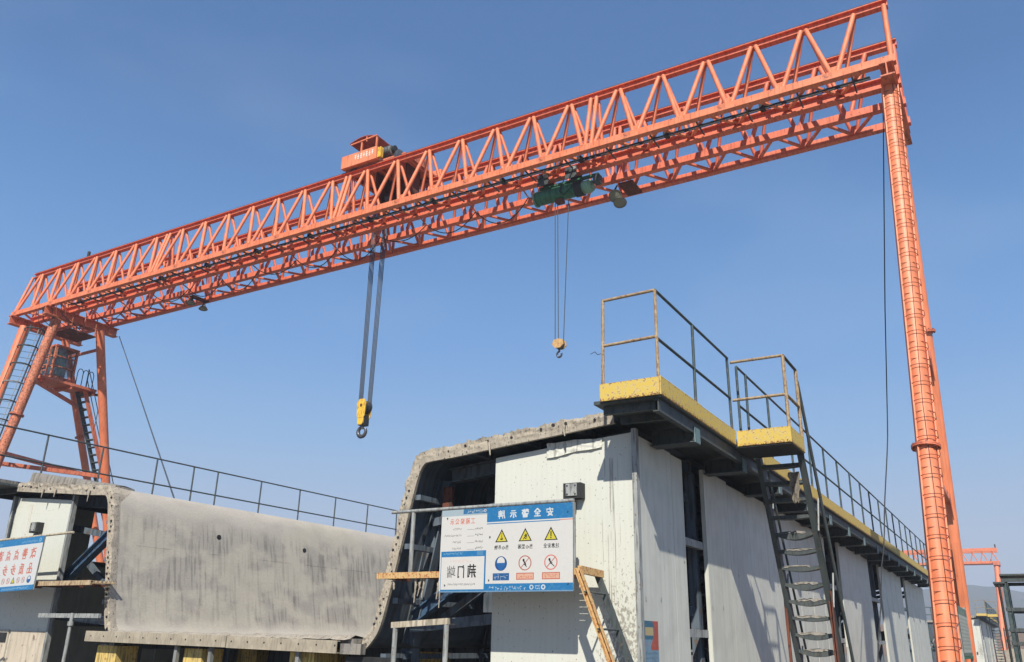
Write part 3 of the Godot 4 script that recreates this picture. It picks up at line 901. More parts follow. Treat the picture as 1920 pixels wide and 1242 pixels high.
	obj("floor_beam", s, M.orange_dull, c)
	var cab := part("operator_cabin", c)
	var lo := Vector3(-38.62, 12.78, -22.4)
	var hi := Vector3(-37.75, 14.2, -21.35)
	for x in [lo.x, hi.x]:
		for z in [lo.z, hi.z]:
			s = st()
			box(s, Vector3(x - 0.05, lo.y, z - 0.05), Vector3(x + 0.05, hi.y, z + 0.05))
			piece("corner_post", s, M.leg_rusted, cab)
	s = st()
	box(s, lo + Vector3(-0.07, 1.42, -0.07), Vector3(hi.x + 0.07, hi.y + 0.08, hi.z + 0.07))
	piece("cabin_roof", s, M.orange_dull, cab)
	s = st()
	box(s, Vector3(lo.x - 0.04, lo.y - 0.22, lo.z - 0.04), Vector3(hi.x + 0.04, lo.y, hi.z + 0.04))
	piece("cabin_base", s, M.leg_rusted, cab)
	for y in [13.25, 13.75]:
		s = st()
		box(s, Vector3(hi.x - 0.02, y - 0.03, lo.z), Vector3(hi.x + 0.04, y + 0.03, hi.z))
		piece("window_bar", s, M.leg_rusted, cab)
		s = st()
		box(s, Vector3(lo.x, y - 0.03, hi.z - 0.02), Vector3(hi.x, y + 0.03, hi.z + 0.04))
		piece("window_bar", s, M.leg_rusted, cab)
	s = st()
	box(s, Vector3(hi.x + 0.005, lo.y + 0.03, lo.z + 0.06), Vector3(hi.x + 0.012, hi.y - 0.04, hi.z - 0.06))
	piece("window_pane", s, M.glass, cab)
	s = st()
	box(s, Vector3(lo.x + 0.06, lo.y + 0.03, hi.z + 0.005), Vector3(hi.x - 0.06, hi.y - 0.04, hi.z + 0.012))
	piece("window_pane", s, M.glass, cab)
	s = st()
	box(s, Vector3(lo.x + 0.02, lo.y, lo.z - 0.02), Vector3(lo.x + 0.06, hi.y, hi.z))
	piece("cabin_back", s, M.grey, cab)
	s = st()
	box(s, Vector3(-38.3, 12.85, -22.1), Vector3(-37.9, 13.35, -21.7))
	piece("driver_seat", s, M.cloth, cab)
	# lattice guard beside the cabin
	s = st()
	for k in 6:
		bar(s, Vector3(-38.9 + k * 0.05, 12.6 + k * 0.27, -20.75), Vector3(-37.5, 12.6 + k * 0.27, -20.95), 0.03, 0.04)
	box(s, Vector3(-37.53, 12.5, -20.98), Vector3(-37.47, 14.0, -20.92))
	box(s, Vector3(-38.2, 12.5, -20.88), Vector3(-38.14, 14.0, -20.82))
	obj("guard_lattice", s, M.leg_rusted, c)
	# landing under the truss end, and its rails
	s = st()
	box(s, Vector3(-37.9, 14.72, -22.35), Vector3(-36.45, 14.78, -21.05))
	obj("top_landing", s, M.rust_dark, c)
	s = st()
	bar(s, Vector3(-37.9, 14.8, -21.02), Vector3(-36.42, 14.8, -21.02), 0.05, 0.07)
	obj("landing_edge", s, M.leg_rusted, c)
	for q in [[-36.5, -21.1], [-36.5, -21.7], [-36.5, -22.3], [-37.85, -21.1]]:
		s = st()
		tube(s, Vector3(q[0], 14.75, q[1]), Vector3(q[0], 15.75, q[1]), 0.025, 6)
		obj("landing_post", s, M.leg_rusted, c)
	# stair from the cabin floor
	var stair := part("cabin_stair", c)
	var sa := Vector3(-37.9, 12.45, -23.05)
	var sb := Vector3(-37.9, 5.0, -26.5)
	for g in [-0.3, 0.3]:
		s = st()
		bar(s, sa + Vector3(g, 0, 0), sb + Vector3(g, 0, 0), 0.05, 0.2)
		piece("stringer", s, M.orange_dull if g > 0 else M.dark, stair)
	for k in 22:
		s = st()
		var p := sa.lerp(sb, (k + 0.5) / 22.0)
		box(s, p + Vector3(-0.28, -0.02, -0.1), p + Vector3(0.28, 0.02, 0.1))
		piece("tread", s, M.dark, stair)
	for h in [0.55, 1.05]:
		s = st()
		tube(s, sa + Vector3(0.3, h, 0), sb + Vector3(0.3, h, 0), 0.02, 6)
		piece("handrail", s, M.dark, stair)
	for k in 5:
		s = st()
		var p := sa.lerp(sb, k / 4.0) + Vector3(0.3, 0, 0)
		tube(s, p, p + Vector3(0, 1.05, 0), 0.02, 6)
		piece("rail_post", s, M.dark, stair)
	for k in 3:
		s = st()
		var p := Vector3(-37.75, 12.5, -22.75 - k * 0.28)
		var pts := []
		for j in 9:
			var t := PI * j / 8.0
			pts.append(p + Vector3(0, 0.75 + sin(t) * 0.2, cos(t) * 0.14))
		pts.push_front(p + Vector3(0, 0, 0.14))
		pts.append(p + Vector3(0, 0, -0.14))
		wire(s, pts, 0.02)
		obj("hoop_rail", s, M.dark, c)
	s = st()
	bar(s, Vector3(-37.6, 12.35, -23.5), Vector3(-36.95, 12.2, -23.5), 0.1, 0.12)
	obj("stair_bracket", s, M.dark, c)
	s = st()
	bar(s, Vector3(-39.3, 14.3, -22.85), Vector3(-36.65, 14.3, -22.8), 0.1, 0.12)
	obj("leg_strut", s, M.orange_dull, c)
	# cable rails slung between the near truss's bottom chords, with their hangers
	for q in [[-20.42, 15.62], [-20.62, 15.70]]:
		s = st()
		bar(s, Vector3(-36.0, q[1], q[0]), Vector3(-1.4, q[1], q[0]), 0.03, 0.045)
		obj("cable_rail", s, M.cable, c)
	for k in 25:
		s = st()
		var x := -35.6 + k * 1.408
		box(s, Vector3(x - 0.02, 15.6, -20.95), Vector3(x + 0.02, 15.64, -20.2))
		obj("rail_hanger", s, M.dark, c)
	for k in 12:
		var x := -35.2 + k * 2.816
		s = st()
		box(s, Vector3(x - 0.07, 15.63, -20.66), Vector3(x + 0.07, 15.75, -20.4))
		obj("cable_clamp", s, M.black, c)
	# festoon loops
	for k in 12:
		var x := -35.4 + k * 2.1
		var pts := []
		for j in 13:
			var t := j / 12.0
			pts.append(Vector3(x + t * 2.1, 15.5 - (0.5 + 0.18 * sin(k * 2.1)) * 4 * t * (1 - t), -21.55 - 0.1 * sin(t * PI)))
		s = st()
		wire(s, pts, 0.018)
		obj("festoon_cable", s, M.cable, c)
		s = st()
		bar(s, Vector3(x, 15.5, -21.55), Vector3(x, 15.62, -21.1), 0.03, 0.04)
		obj("festoon_hanger", s, M.leg_rusted, c)
	# loose wires over the cabin end
	for k in 7:
		s = st()
		var x := -37.6 + k * 0.35
		wire(s, [Vector3(x, 15.6, -20.0), Vector3(x - 0.25, 15.1 + 0.1 * sin(k * 3.0), -20.3), Vector3(x - 0.2 + 0.2 * sin(k * 5.0), 14.75, -21.2), Vector3(x - 0.5, 14.7, -21.6)], 0.018)
		obj("loose_wire", s, M.leg_rusted if k % 2 == 0 else M.dark, c)
	# plate that carries the pair of lamps
	for q in [[-9.35, -8.85], [-29.9, -29.6]]:
		s = st()
		box(s, Vector3(q[0], 15.52, -23.1), Vector3(q[1], 15.58, -22.25))
		obj("lamp_plate", s, M.rust_dark, c)
	s = st()
	tube(s, Vector3(-35.6, 18.05, -20.67), Vector3(-35.6, 18.35, -20.67), 0.07, 8)
	obj("beacon", s, M.black, c)

func flood(at: Vector3, aim: Vector3, r: float, label: String):
	var f: Node3D = thing("floodlight", label, "floodlight", at + Vector3(0, 0.3, 0), "floodlights under the crane truss")
	var d := aim.normalized()
	var s := st()
	lathe(s, at - d * r * 1.3, d, [Vector2(0.001, 0), Vector2(r * 0.35, 0.02), Vector2(r * 0.42, r * 0.5), Vector2(r * 0.8, r * 0.9), Vector2(r, r * 1.3), Vector2(r * 1.05, r * 1.32), Vector2(r * 0.95, r * 1.3)], 20)
	obj("lamp_shade", s, M.grey, f)
	s = st()
	lathe(s, at - d * 0.02, d, [Vector2(r * 0.96, 0), Vector2(0.001, 0.02)], 20)
	obj("lamp_glass", s, M.lens, f)
	s = st()
	wire(s, [at - d * r * 0.6 + Vector3(0.0, 0, 0), at - d * r * 0.9 + Vector3(0, r, 0), at + Vector3(0.05, r * 1.9, -0.05)], 0.03, 6)
	obj("bracket", s, M.black, f)

func build_trolley():
	var t := thing("crane_trolley", "orange winch trolley with a small arched roof on the crane top", "crane trolley", Vector3(-18.6, 18.0, -21.7))
	var s := st()
	box(s, Vector3(-19.85, 18.06, -20.62), Vector3(-18.15, 18.58, -20.42))
	var sb := obj("side_beam", s, M.orange_clear, t)
	for k in 7:
		s = st()
		var x := -19.2 + k * 0.135
		box(s, Vector3(x, 18.36, -20.42), Vector3(x + 0.085, 18.39, -20.414))
		box(s, Vector3(x + 0.03, 18.28, -20.42), Vector3(x + 0.055, 18.48, -20.4145))
		if k % 2 == 0:
			box(s, Vector3(x, 18.45, -20.42), Vector3(x + 0.09, 18.475, -20.4138))
		if k % 3 != 0:
			box(s, Vector3(x + 0.005, 18.27, -20.42), Vector3(x + 0.085, 18.295, -20.4142))
		piece("painted_mark", s, M.white_paint, sb)
	s = st()
	box(s, Vector3(-18.13, 18.1, -20.6), Vector3(-17.97, 18.52, -20.45))
	obj("yellow_guard", s, M.hook_yellow, t)
	s = st()
	box(s, Vector3(-19.85, 18.06, -23.0), Vector3(-16.9, 18.5, -22.8))
	obj("side_beam", s, M.orange, t)
	s = st()
	box(s, Vector3(-19.8, 18.02, -22.8), Vector3(-16.95, 18.08, -20.64))
	obj("deck", s, M.orange_dull, t)
	for x in [-19.7, -18.4, -17.05]:
		s = st()
		ibeam(s, Vector3(x, 17.96, -20.75), Vector3(x, 17.96, -22.6), 0.12, 0.1, 0.02)
		obj("cross_member", s, M.orange_dull, t)
	for x in [-19.4, -17.3]:
		for z in [-20.67, -22.72]:
			s = st()
			lathe(s, Vector3(x, 18.1, z - 0.05), Vector3(0, 0, 1), [Vector2(0.001, 0), Vector2(0.17, 0), Vector2(0.17, 0.1), Vector2(0.001, 0.1)], 16)
			obj("wheel", s, M.steel, t)
	s = st()
	tube(s, Vector3(-18.9, 18.5, -21.3), Vector3(-18.9, 18.5, -22.5), 0.28, 16)
	obj("winch_drum", s, M.steel, t)
	s = st()
	tube(s, Vector3(-18.3, 18.56, -20.9), Vector3(-17.8, 18.56, -20.9), 0.18, 16)
	var mo := obj("motor", s, M.grey, t)
	for k in 6:
		s = st()
		tube(s, Vector3(-18.25 + k * 0.07, 18.56, -20.9), Vector3(-18.23 + k * 0.07, 18.56, -20.9), 0.2, 16)
		piece("cooling_fin", s, M.dark, mo)
	s = st()
	tube(s, Vector3(-17.76, 18.55, -20.9), Vector3(-17.64, 18.55, -20.9), 0.14, 16)
	obj("brake_disc", s, M.black, t)
	s = st()
	box(s, Vector3(-17.4, 18.08, -21.9), Vector3(-16.95, 18.4, -21.2))
	obj("gearbox", s, M.orange_dull, t)
	# rope well between the trusses
	s = st()
	box(s, Vector3(-18.75, 16.85, -22.02), Vector3(-18.69, 18.02, -21.2))
	box(s, Vector3(-17.35, 16.95, -22.02), Vector3(-17.29, 18.02, -21.2))
	box(s, Vector3(-18.69, 16.95, -22.02), Vector3(-17.35, 18.02, -21.96))
	obj("rope_well", s, M.rust_dark, t)
	s = st()
	lathe(s, Vector3(-18.5, 17.05, -21.75), Vector3(1, 0, 0), [Vector2(0.001, 0), Vector2(0.26, 0), Vector2(0.2, 0.06), Vector2(0.26, 0.12), Vector2(0.2, 0.18), Vector2(0.26, 0.24), Vector2(0.001, 0.24)], 16)
	obj("sheave", s, M.steel, t)
	# arched roof
	s = st()
	var rows := []
	var under := []
	for i in 9:
		var u := i / 8.0
		var y := 19.78 + 0.2 * sin(u * PI * 0.9 + 0.25)
		var x := -20.35 + 1.4 * u
		rows.append([Vector3(x, y, -21.3), Vector3(x, y, -22.3), Vector3(x, y, -23.1)])
		under.append([Vector3(x, y - 0.03, -21.3), Vector3(x, y - 0.03, -22.3), Vector3(x, y - 0.03, -23.1)])
	sheet(s, rows, Vector3.UP)
	sheet(s, under, Vector3.DOWN)
	for i in 8:
		for k in [0, 2]:
			quad(s, rows[i][k], rows[i + 1][k], under[i + 1][k], under[i][k], Vector3(0, 0, 1 - k))
	for i in [0, 8]:
		quad(s, rows[i][0], rows[i][2], under[i][2], under[i][0], Vector3(-1 if i == 0 else 1, 0, 0))
	obj("roof", s, M.roof_red, t)
	s = st()
	bar(s, Vector3(-20.3, 19.76, -21.32), Vector3(-18.98, 19.82, -21.32), 0.05, 0.05)
	obj("roof_tie", s, M.orange, t)
	for q in [[-19.75, -21.35], [-19.0, -21.35], [-19.75, -23.0], [-19.0, -23.0]]:
		s = st()
		bar(s, Vector3(q[0], 18.5, q[1]), Vector3(q[0], 19.82, q[1]), 0.06, 0.06)
		obj("roof_post", s, M.orange, t)
	s = st()
	bar(s, Vector3(-19.5, 19.7, -21.33), Vector3(-19.5, 19.95, -21.33), 0.04, 0.04)
	obj("roof_stud", s, M.orange, t)
	t.position.y += 0.09

func build_hooks():
	var h := thing("hook_block", "yellow hook block with a dark hook on eight long ropes", "crane hook", Vector3(-18.78, 8.3, -21.75))
	var s: SurfaceTool
	for k in 8:
		var gx := -0.2 if k < 4 else 0.2
		var dz := (k % 4) * 0.06
		s = st()
		tube(s, Vector3(-18.85 + gx * 1.3, 17.0, -21.64 - dz * 1.3), Vector3(-18.88 + gx, 9.1, -21.70 - dz), 0.018, 6)
		obj("rope", s, M.rope, h)
	var out := PackedVector2Array([Vector2(-0.2, 0.28), Vector2(-0.1, 0.42), Vector2(0.1, 0.42), Vector2(0.2, 0.28), Vector2(0.16, -0.2), Vector2(0.13, -0.24), Vector2(-0.13, -0.24), Vector2(-0.16, -0.2)])
	for q in [[0.12, 0.03], [-0.2, 0.03]]:
		s = st()
		prism(s, out, Vector3(-18.88, 8.92, -21.75 + q[0]), Vector3(1, 0, 0), Vector3.UP, Vector3(0, 0, q[1]))
		var pl := obj("cheek_plate", s, M.hook_yellow, h)
		s = st()
		tube(s, Vector3(-18.88, 9.12, -21.75 + q[0] - 0.01), Vector3(-18.88, 9.12, -21.75 + q[0] + q[1] + 0.02), 0.05, 10)
		piece("axle_pin", s, M.rust_dark, pl)
	s = st()
	box(s, Vector3(-19.0, 8.42, -21.93), Vector3(-18.76, 8.78, -21.65))
	obj("side_cover", s, M.black, h)
	s = st()
	lathe(s, Vector3(-18.88, 9.08, -21.93), Vector3(0, 0, 1), [Vector2(0.001, 0), Vector2(0.23, 0), Vector2(0.19, 0.06), Vector2(0.23, 0.12), Vector2(0.19, 0.18), Vector2(0.23, 0.27), Vector2(0.001, 0.27)], 18)
	obj("sheave", s, M.black, h)
	s = st()
	prism(s, PackedVector2Array([Vector2(-0.13, 0.12), Vector2(0.13, 0.12), Vector2(0.12, -0.06), Vector2(0.06, -0.12), Vector2(-0.06, -0.12), Vector2(-0.12, -0.06)]), Vector3(-18.88, 8.55, -21.65), Vector3(1, 0, 0), Vector3.UP, Vector3(0, 0, 0.05))
	obj("cross_head", s, M.hook_yellow, h)
	s = st()
	tube(s, Vector3(-18.88, 8.72, -21.75), Vector3(-18.88, 8.3, -21.75), 0.06, 10)
	obj("shank", s, M.steel, h)
	s = st()
	var pts := []
	for i in 15:
		var a := PI * 0.5 + TAU * 0.86 * i / 14.0
		pts.append(Vector3(-18.88 + cos(a) * 0.17, 8.2 + sin(a) * 0.17, -21.75))
	for i in 14:
		tube(s, pts[i], pts[i + 1], 0.075 - 0.03 * absf(i - 6) / 8.0, 8)
	obj("hook", s, M.steel, h)
	# electric hoist
	var e := thing("electric_hoist", "green drum hoist hung from the crane's lower beam", "hoist", Vector3(-10.7, 14.8, -21.1))
	s = st()
	tube(s, Vector3(-11.72, 15.04, -21.1), Vector3(-10.3, 15.04, -21.1), 0.235, 20)
	obj("drum_housing", s, M.green, e)
	s = st()
	tube(s, Vector3(-11.76, 15.02, -21.1), Vector3(-11.70, 15.02, -21.1), 0.25, 20)
	obj("end_ring", s, M.green_pale, e)
	s = st()
	tube(s, Vector3(-10.3, 15.02, -21.1), Vector3(-10.05, 15.02, -21.1), 0.25, 20)
	obj("gear_case", s, M.black, e)
	s = st()
	lathe(s, Vector3(-10.05, 15.02, -21.1), Vector3(1, 0, 0), [Vector2(0.21, 0), Vector2(0.21, 0.26), Vector2(0.17, 0.33), Vector2(0.001, 0.38)], 20)
	obj("motor", s, M.green_pale, e)
	s = st()
	box(s, Vector3(-9.66, 15.05, -21.22), Vector3(-9.45, 15.32, -20.98))
	obj("control_box", s, M.dark, e)
	s = st()
	bar(s, Vector3(-11.6, 15.36, -21.1), Vector3(-9.5, 15.36, -21.1), 0.12, 0.07)
	obj("suspension_beam", s, M.green, e)
	for x in [-11.35, -10.35]:
		for z in [-21.22, -20.82]:
			s = st()
			box(s, Vector3(x - 0.2, 15.32, z - 0.015), Vector3(x + 0.2, 15.72, z + 0.015))
			var pl := obj("wheel_plate", s, M.dark, e)
			for g in [-0.12, 0.12]:
				s = st()
				tube(s, Vector3(x + g, 15.62, z - 0.05), Vector3(x + g, 15.62, z + 0.05), 0.075, 12)
				piece("wheel", s, M.galv if g > 0 else M.steel, pl)
	s = st()
	box(s, Vector3(-11.0, 14.68, -21.2), Vector3(-10.75, 14.8, -20.98))
	obj("rope_guide", s, M.rust_dark, e)
	s = st()
	wire(s, [Vector3(-10.6, 15.3, -20.82), Vector3(-10.7, 15.15, -20.83), Vector3(-10.75, 14.95, -20.82), Vector3(-10.62, 14.8, -20.86), Vector3(-10.4, 14.95, -20.82), Vector3(-10.2, 15.2, -20.82)], 0.016)
	obj("power_cable", s, M.cable, e)
	var k2 := thing("hoist_hook", "small brown hook block hanging on thin ropes below green hoist", "crane hook", Vector3(-10.92, 9.5, -21.1))
	for x in [[-11.05, -11.04], [-10.96, -10.93], [-10.57, -10.76]]:
		s = st()
		tube(s, Vector3(x[0], 14.72, -21.1), Vector3(x[1], 10.0, -21.1), 0.014, 5)
		obj("rope", s, M.rope, k2)
	for z in [-21.22, -21.02]:
		s = st()
		prism(s, PackedVector2Array([Vector2(-0.19, 0.0), Vector2(-0.14, 0.14), Vector2(0.02, 0.17), Vector2(0.17, 0.12), Vector2(0.19, -0.02), Vector2(0.08, -0.12), Vector2(-0.08, -0.12)]), Vector3(-10.9, 9.9, z), Vector3(1, 0, 0), Vector3.UP, Vector3(0, 0, 0.04))
		obj("cheek_plate", s, M.rust, k2)
	s = st()
	lathe(s, Vector3(-10.9, 9.92, -21.18), Vector3(0, 0, 1), [Vector2(0.001, 0), Vector2(0.15, 0), Vector2(0.12, 0.07), Vector2(0.15, 0.14), Vector2(0.001, 0.14)], 14)
	obj("sheave", s, M.steel, k2)
	s = st()
	pts = [Vector3(-10.9, 9.8, -21.1), Vector3(-10.9, 9.7, -21.1)]
	for i in 9:
		var a := PI * 0.5 + TAU * 0.8 * i / 8.0
		pts.append(Vector3(-10.9 + cos(a) * 0.08, 9.6 + sin(a) * 0.09, -21.1))
	wire(s, pts, 0.03, 7)
	obj("hook", s, M.steel, k2)

# ------------------------------------------------------------------ the side moulds
# profile of the skin's outer (cast) face and inner face, x from the middle of the girder
func profile() -> Array:
	var o := [Vector2(2.34, 1.50), Vector2(2.57, 1.51), Vector2(2.69, 1.60), Vector2(2.80, 1.77), Vector2(2.92, 2.22), Vector2(3.04, 2.78), Vector2(3.15, 3.34), Vector2(3.24, 3.71), Vector2(3.31, 3.87), Vector2(3.40, 3.97), Vector2(3.54, 4.02), Vector2(4.03, 4.055), Vector2(4.78, 4.13), Vector2(5.57, 4.20), Vector2(6.32, 4.27)]
	return o

func smooth(o: Array, step: float) -> Array:       # resample the outline evenly
	var c := Curve2D.new()
	for i in o.size():
		var t: Vector2 = (o[min(i + 1, o.size() - 1)] - o[max(i - 1, 0)]) / 6.0
		c.add_point(o[i], -t, t)
	var n := int(c.get_baked_length() / step)
	var out := []
	for i in n + 1:
		out.append(c.sample_baked(c.get_baked_length() * i / n, true))
	return out

func make_mould(side: float, label: String) -> Node3D:
	var P := func(x: float, y: float, z: float) -> Vector3: return Vector3(AX + side * x, y, z)
	var z0 := -9.3
	var z1 := -41.5
	var mo := thing("side_mould", label, "girder mould", P.call(5.5, 0.0, -25.0))
	var s: SurfaceTool
	var o := profile()
	var fine := smooth(o, 0.06)
	var nrm := []
	for i in fine.size():
		var t: Vector2 = (fine[min(i + 1, fine.size() - 1)] - fine[max(i - 1, 0)]).normalized()
		nrm.append(Vector2(t.y, -t.x))            # towards the frames
	# skin
	s = st()
	var rows := []
	var back := []
	for k in 34:
		var z := lerpf(z0 - 0.02, z1, k / 33.0)
		var a := []
		var b := []
		for i in fine.size():
			var q: Vector2 = fine[i]
			var wob: float = 0.0
			a.append(P.call(q.x - nrm[i].x * wob, q.y, z))
			b.append(P.call(q.x + nrm[i].x * 0.05, q.y + nrm[i].y * 0.05, z))
		rows.append(a)
		back.append(b)
	sheet(s, rows, Vector3(-side, 0.6, 0), 1.0)
	var sk := obj("mould_skin", s, M.skin, mo)
	s = st()
	sheet(s, back, Vector3(side, -0.6, 0), 1.0)
	piece("skin_back", s, M.frame_steel, sk)
	# crusted end flange: uneven, chipped slurry over the flange plate
	var nf := FastNoiseLite.new()
	nf.seed = 5 if side > 0 else 9
	nf.frequency = 2.2
	nf.fractal_octaves = 4
	var ef := smooth(o, 0.022)
	s = st()
	var front := []
	var top := []
	for i in ef.size():
		var t: Vector2 = (ef[min(i + 1, ef.size() - 1)] - ef[max(i - 1, 0)]).normalized()
		var n := Vector2(t.y, -t.x)
		var wid := lerpf(0.115, 0.155, sstep(2.0, 3.9, ef[i].y))
		var deep := lerpf(0.10, 0.40, sstep(3.7, 4.02, ef[i].y))
		var much := lerpf(0.35, 1.0, sstep(3.3, 4.0, ef[i].y))
		var line := []
		for k in 8:
			var u := k / 7.0
			var q: Vector2 = ef[i] + n * wid * (1.0 - u)
			var rough := sstep(0.2, 0.6, u)
			var d3 := nf.get_noise_3d(q.x * 2.0, q.y * 2.0, u * 3.0)
			if k == 7:
				q -= n * (0.012 + (0.055 * maxf(0, nf.get_noise_2d(ef[i].x * 4 + 40, ef[i].y * 4)) + 0.02 * d3) * much)
			line.append(P.call(q.x, q.y, z0 + 0.02 + rough * (0.035 * d3 + 0.02 * nf.get_noise_2d(i * 0.9, k * 5.0))))
		front.append(line)
		var q2: Vector2 = ef[i]
		var hd := 0.012 + 0.055 * maxf(0, nf.get_noise_2d(ef[i].x * 4 + 40, ef[i].y * 4)) * much
		var tl := [line[7]]
		for k in 5:
			var u := (k + 1) / 5.0
			var hh := (hd + 0.02 * much * nf.get_noise_3d(i * 0.4, k * 7.0, 3.0)) * (1.0 - u)
			tl.append(P.call(q2.x - n.x * hh, q2.y - n.y * hh, z0 - 0.02 - deep * u))
		top.append(tl)
	sheet(s, front, Vector3(0, 0, 1))
	sheet(s, top, Vector3(-side, 1.0, 0))
	var inner_edge := []
	for i in ef.size():
		inner_edge.append([front[i][0], front[i][0] + Vector3(0, 0, -0.05)])
	sheet(s, inner_edge, Vector3(side, -0.6, 0))
	var fl := obj("crusted_flange", s, M.crust, mo)
	var hr := RandomNumberGenerator.new()
	hr.seed = 70 + int(side)
	for i in range(10, ef.size() - 8, 4):
		if hr.randf() > (0.62 if ef[i].y < 3.7 else 0.25):
			continue
		var t: Vector2 = (ef[i + 1] - ef[i - 1]).normalized()
		var n := Vector2(t.y, -t.x)
		var q: Vector2 = ef[i] + n * hr.randf_range(0.015, 0.085)
		s = st()
		var p: Vector3 = P.call(q.x, q.y, z0 + 0.012)
		tube(s, p, p + Vector3(0, 0, 0.02), hr.randf_range(0.009, 0.024), 7)
		piece("bolt_hole_dark", s, M.black, fl)  # raised black stub, its colour standing for the shade inside a hole
	if side < 0:          # a cast kerb on the wing behind the flange
		s = st()
		var kf := []
		var kt := []
		for i in 60:
			var x := lerpf(3.75, 6.55, i / 59.0)
			var y := lerpf(4.08, 4.30, i / 59.0)
			var h := 0.03 + 0.25 * i / 59.0 + 0.03 * nf.get_noise_2d(x * 0.7, 3)
			var zf := -9.62 + 0.02 * nf.get_noise_2d(x * 0.8, 9)
			kf.append([P.call(x, y - 0.1, zf), P.call(x, y + h * 0.4, zf + 0.006 * nf.get_noise_2d(x * 1.0, 19)), P.call(x, y + h * 0.8, zf - 0.01), P.call(x, y + h, zf - 0.025)])
			kt.append([P.call(x, y + h, zf - 0.025), P.call(x, y + h + 0.01, zf - 0.2), P.call(x, y + h - 0.02, zf - 0.4), P.call(x, y - 0.1, zf - 0.45)])
		sheet(s, kf, Vector3(0, 0.1, 1))
		sheet(s, kt, Vector3(0, 1, -0.1))
		for e in [0, 59]:
			quad(s, kf[e][0], kf[e][3], kt[e][2], kt[e][3], Vector3(-side if e == 0 else side, 0, 0))
		obj("cast_kerb", s, M.concrete, mo)
	if side < 0:
		for q in [[2.36, -11.62], [2.33, -14.0]]:       # black stubs on the web, coloured as the shade inside tie holes
			s = st()
			var wx := lerpf(3.04, 3.15, (q[0] + 1.0 - 2.78) / 0.56)
			tube(s, P.call(wx + 0.03, q[0] + 1.0, q[1]), P.call(wx - 0.012, q[0] + 1.0, q[1]), 0.05, 10)
			obj("tie_hole_dark", s, M.black, mo)
	# slurry runs hanging off the wing's end
	for q in ([[4.55, 0.16], [5.65, 0.1]] if side > 0 else [[3.95, 0.2], [5.0, 0.14], [5.4, 0.16]]):
		s = st()
		tube(s, P.call(q[0], 3.98 + (q[0] - 4) * 0.08, z0 + 0.05), P.call(q[0] + 0.02, 3.98 + (q[0] - 4) * 0.08 - q[1], z0 + 0.05), 0.022, 6, 0.006)
		obj("slurry_run", s, M.crust, mo)
	# frames behind the skin
	for fi in 15:
		var z := -9.95 - fi * 2.1
		var fr := part("frame", mo)
		s = st()
		ibeam(s, P.call(2.93, 1.5, z), P.call(3.42, 3.72, z), 0.16, 0.2, 0.02, Vector3(1, 0, 0))
		piece("web_post", s, M.frame_steel, fr)
		s = st()
		ibeam(s, P.call(3.5, 3.78, z), P.call(6.35, 4.06, z), 0.14, 0.2, 0.02)
		piece("wing_beam", s, M.frame_steel, fr)
		s = st()
		channel(s, P.call(6.32, 0.05, z), P.call(6.32, 3.95, z), 0.12, 0.16, 0.02, Vector3(-side, 0, 0))
		piece("outer_post", s, M.frame_steel, fr)
		s = st()
		channel(s, P.call(3.3, 3.12, z + 0.1), P.call(6.3, 3.6 if side > 0 else 3.62, z + 0.1), 0.1, 0.11, 0.02, Vector3(0, 0, -1))
		piece("tie_channel", s, M.frame_steel, fr)
		s = st()
		channel(s, P.call(3.0, 1.72, z + 0.1), P.call(6.3, 2.02 if side > 0 else 1.9, z + 0.1), 0.1, 0.13, 0.02, Vector3(0, 0, -1))
		piece("tie_channel", s, M.frame_steel, fr)
		s = st()
		ibeam(s, P.call(3.75, 3.28, z + 0.22) if side < 0 else P.call(3.0, 1.84, z + 0.05), P.call(5.0, 2.42, z + 0.22) if side < 0 else P.call(4.6, 2.85, z + 0.05), 0.14, 0.16, 0.02)
		piece("diagonal", s, M.blue, fr)
		s = st()
		bar(s, P.call(3.35, 1.85, z - 0.16), P.call(4.9, 2.8, z - 0.16), 0.08, 0.1)
		piece("diagonal", s, M.frame_steel, fr)
		s = st()
		ibeam(s, P.call(2.98, 0.1, z), P.call(2.93, 1.45, z), 0.18, 0.2, 0.02, Vector3(1, 0, 0))
		piece("screw_leg", s, M.frame_steel, fr)
	for y in [1.35, 2.05, 2.75, 3.4]:
		s = st()
		var x := lerpf(2.86, 3.28, (y - 1.35) / 2.05) + 0.09
		bar(s, P.call(x, y, z0 - 0.03), P.call(x, y, z1), 0.09, 0.07)
		obj("skin_rib", s, M.frame_steel, mo)
	for x in [4.2, 5.0, 5.8]:
		s = st()
		bar(s, P.call(x, 3.97 + (x - 4.0) * 0.085, z0 - 0.05), P.call(x, 3.97 + (x - 4.0) * 0.085, z1), 0.07, 0.09)
		obj("wing_rib", s, M.frame_steel, mo)
	if side > 0:
		s = st()
		box(s, P.call(3.62, 1.95, -10.75), P.call(6.2, 3.75, -10.7))
		obj("bulkhead", s, M.inner, mo)
		s = st()
		box(s, P.call(3.47, 3.1, -9.84), P.call(3.62, 3.6, -9.78))
		obj("rusty_plate", s, M.rust_dark, mo)
	# cladding: end panels and the long side
	var inx := 4.54 if side > 0 else 4.66
	s = st()
	prism(s, PackedVector2Array([Vector2(inx, 0.05), Vector2(6.5, 0.05), Vector2(6.5, 4.02), Vector2(5.6, 3.95), Vector2(inx, 3.863)]), P.call(0, 0, -9.51), Vector3(side, 0, 0), Vector3.UP, Vector3(0, 0, 0.06))
	var ep := obj("end_panel", s, M.panel, mo)
	s = st()
	var face := []
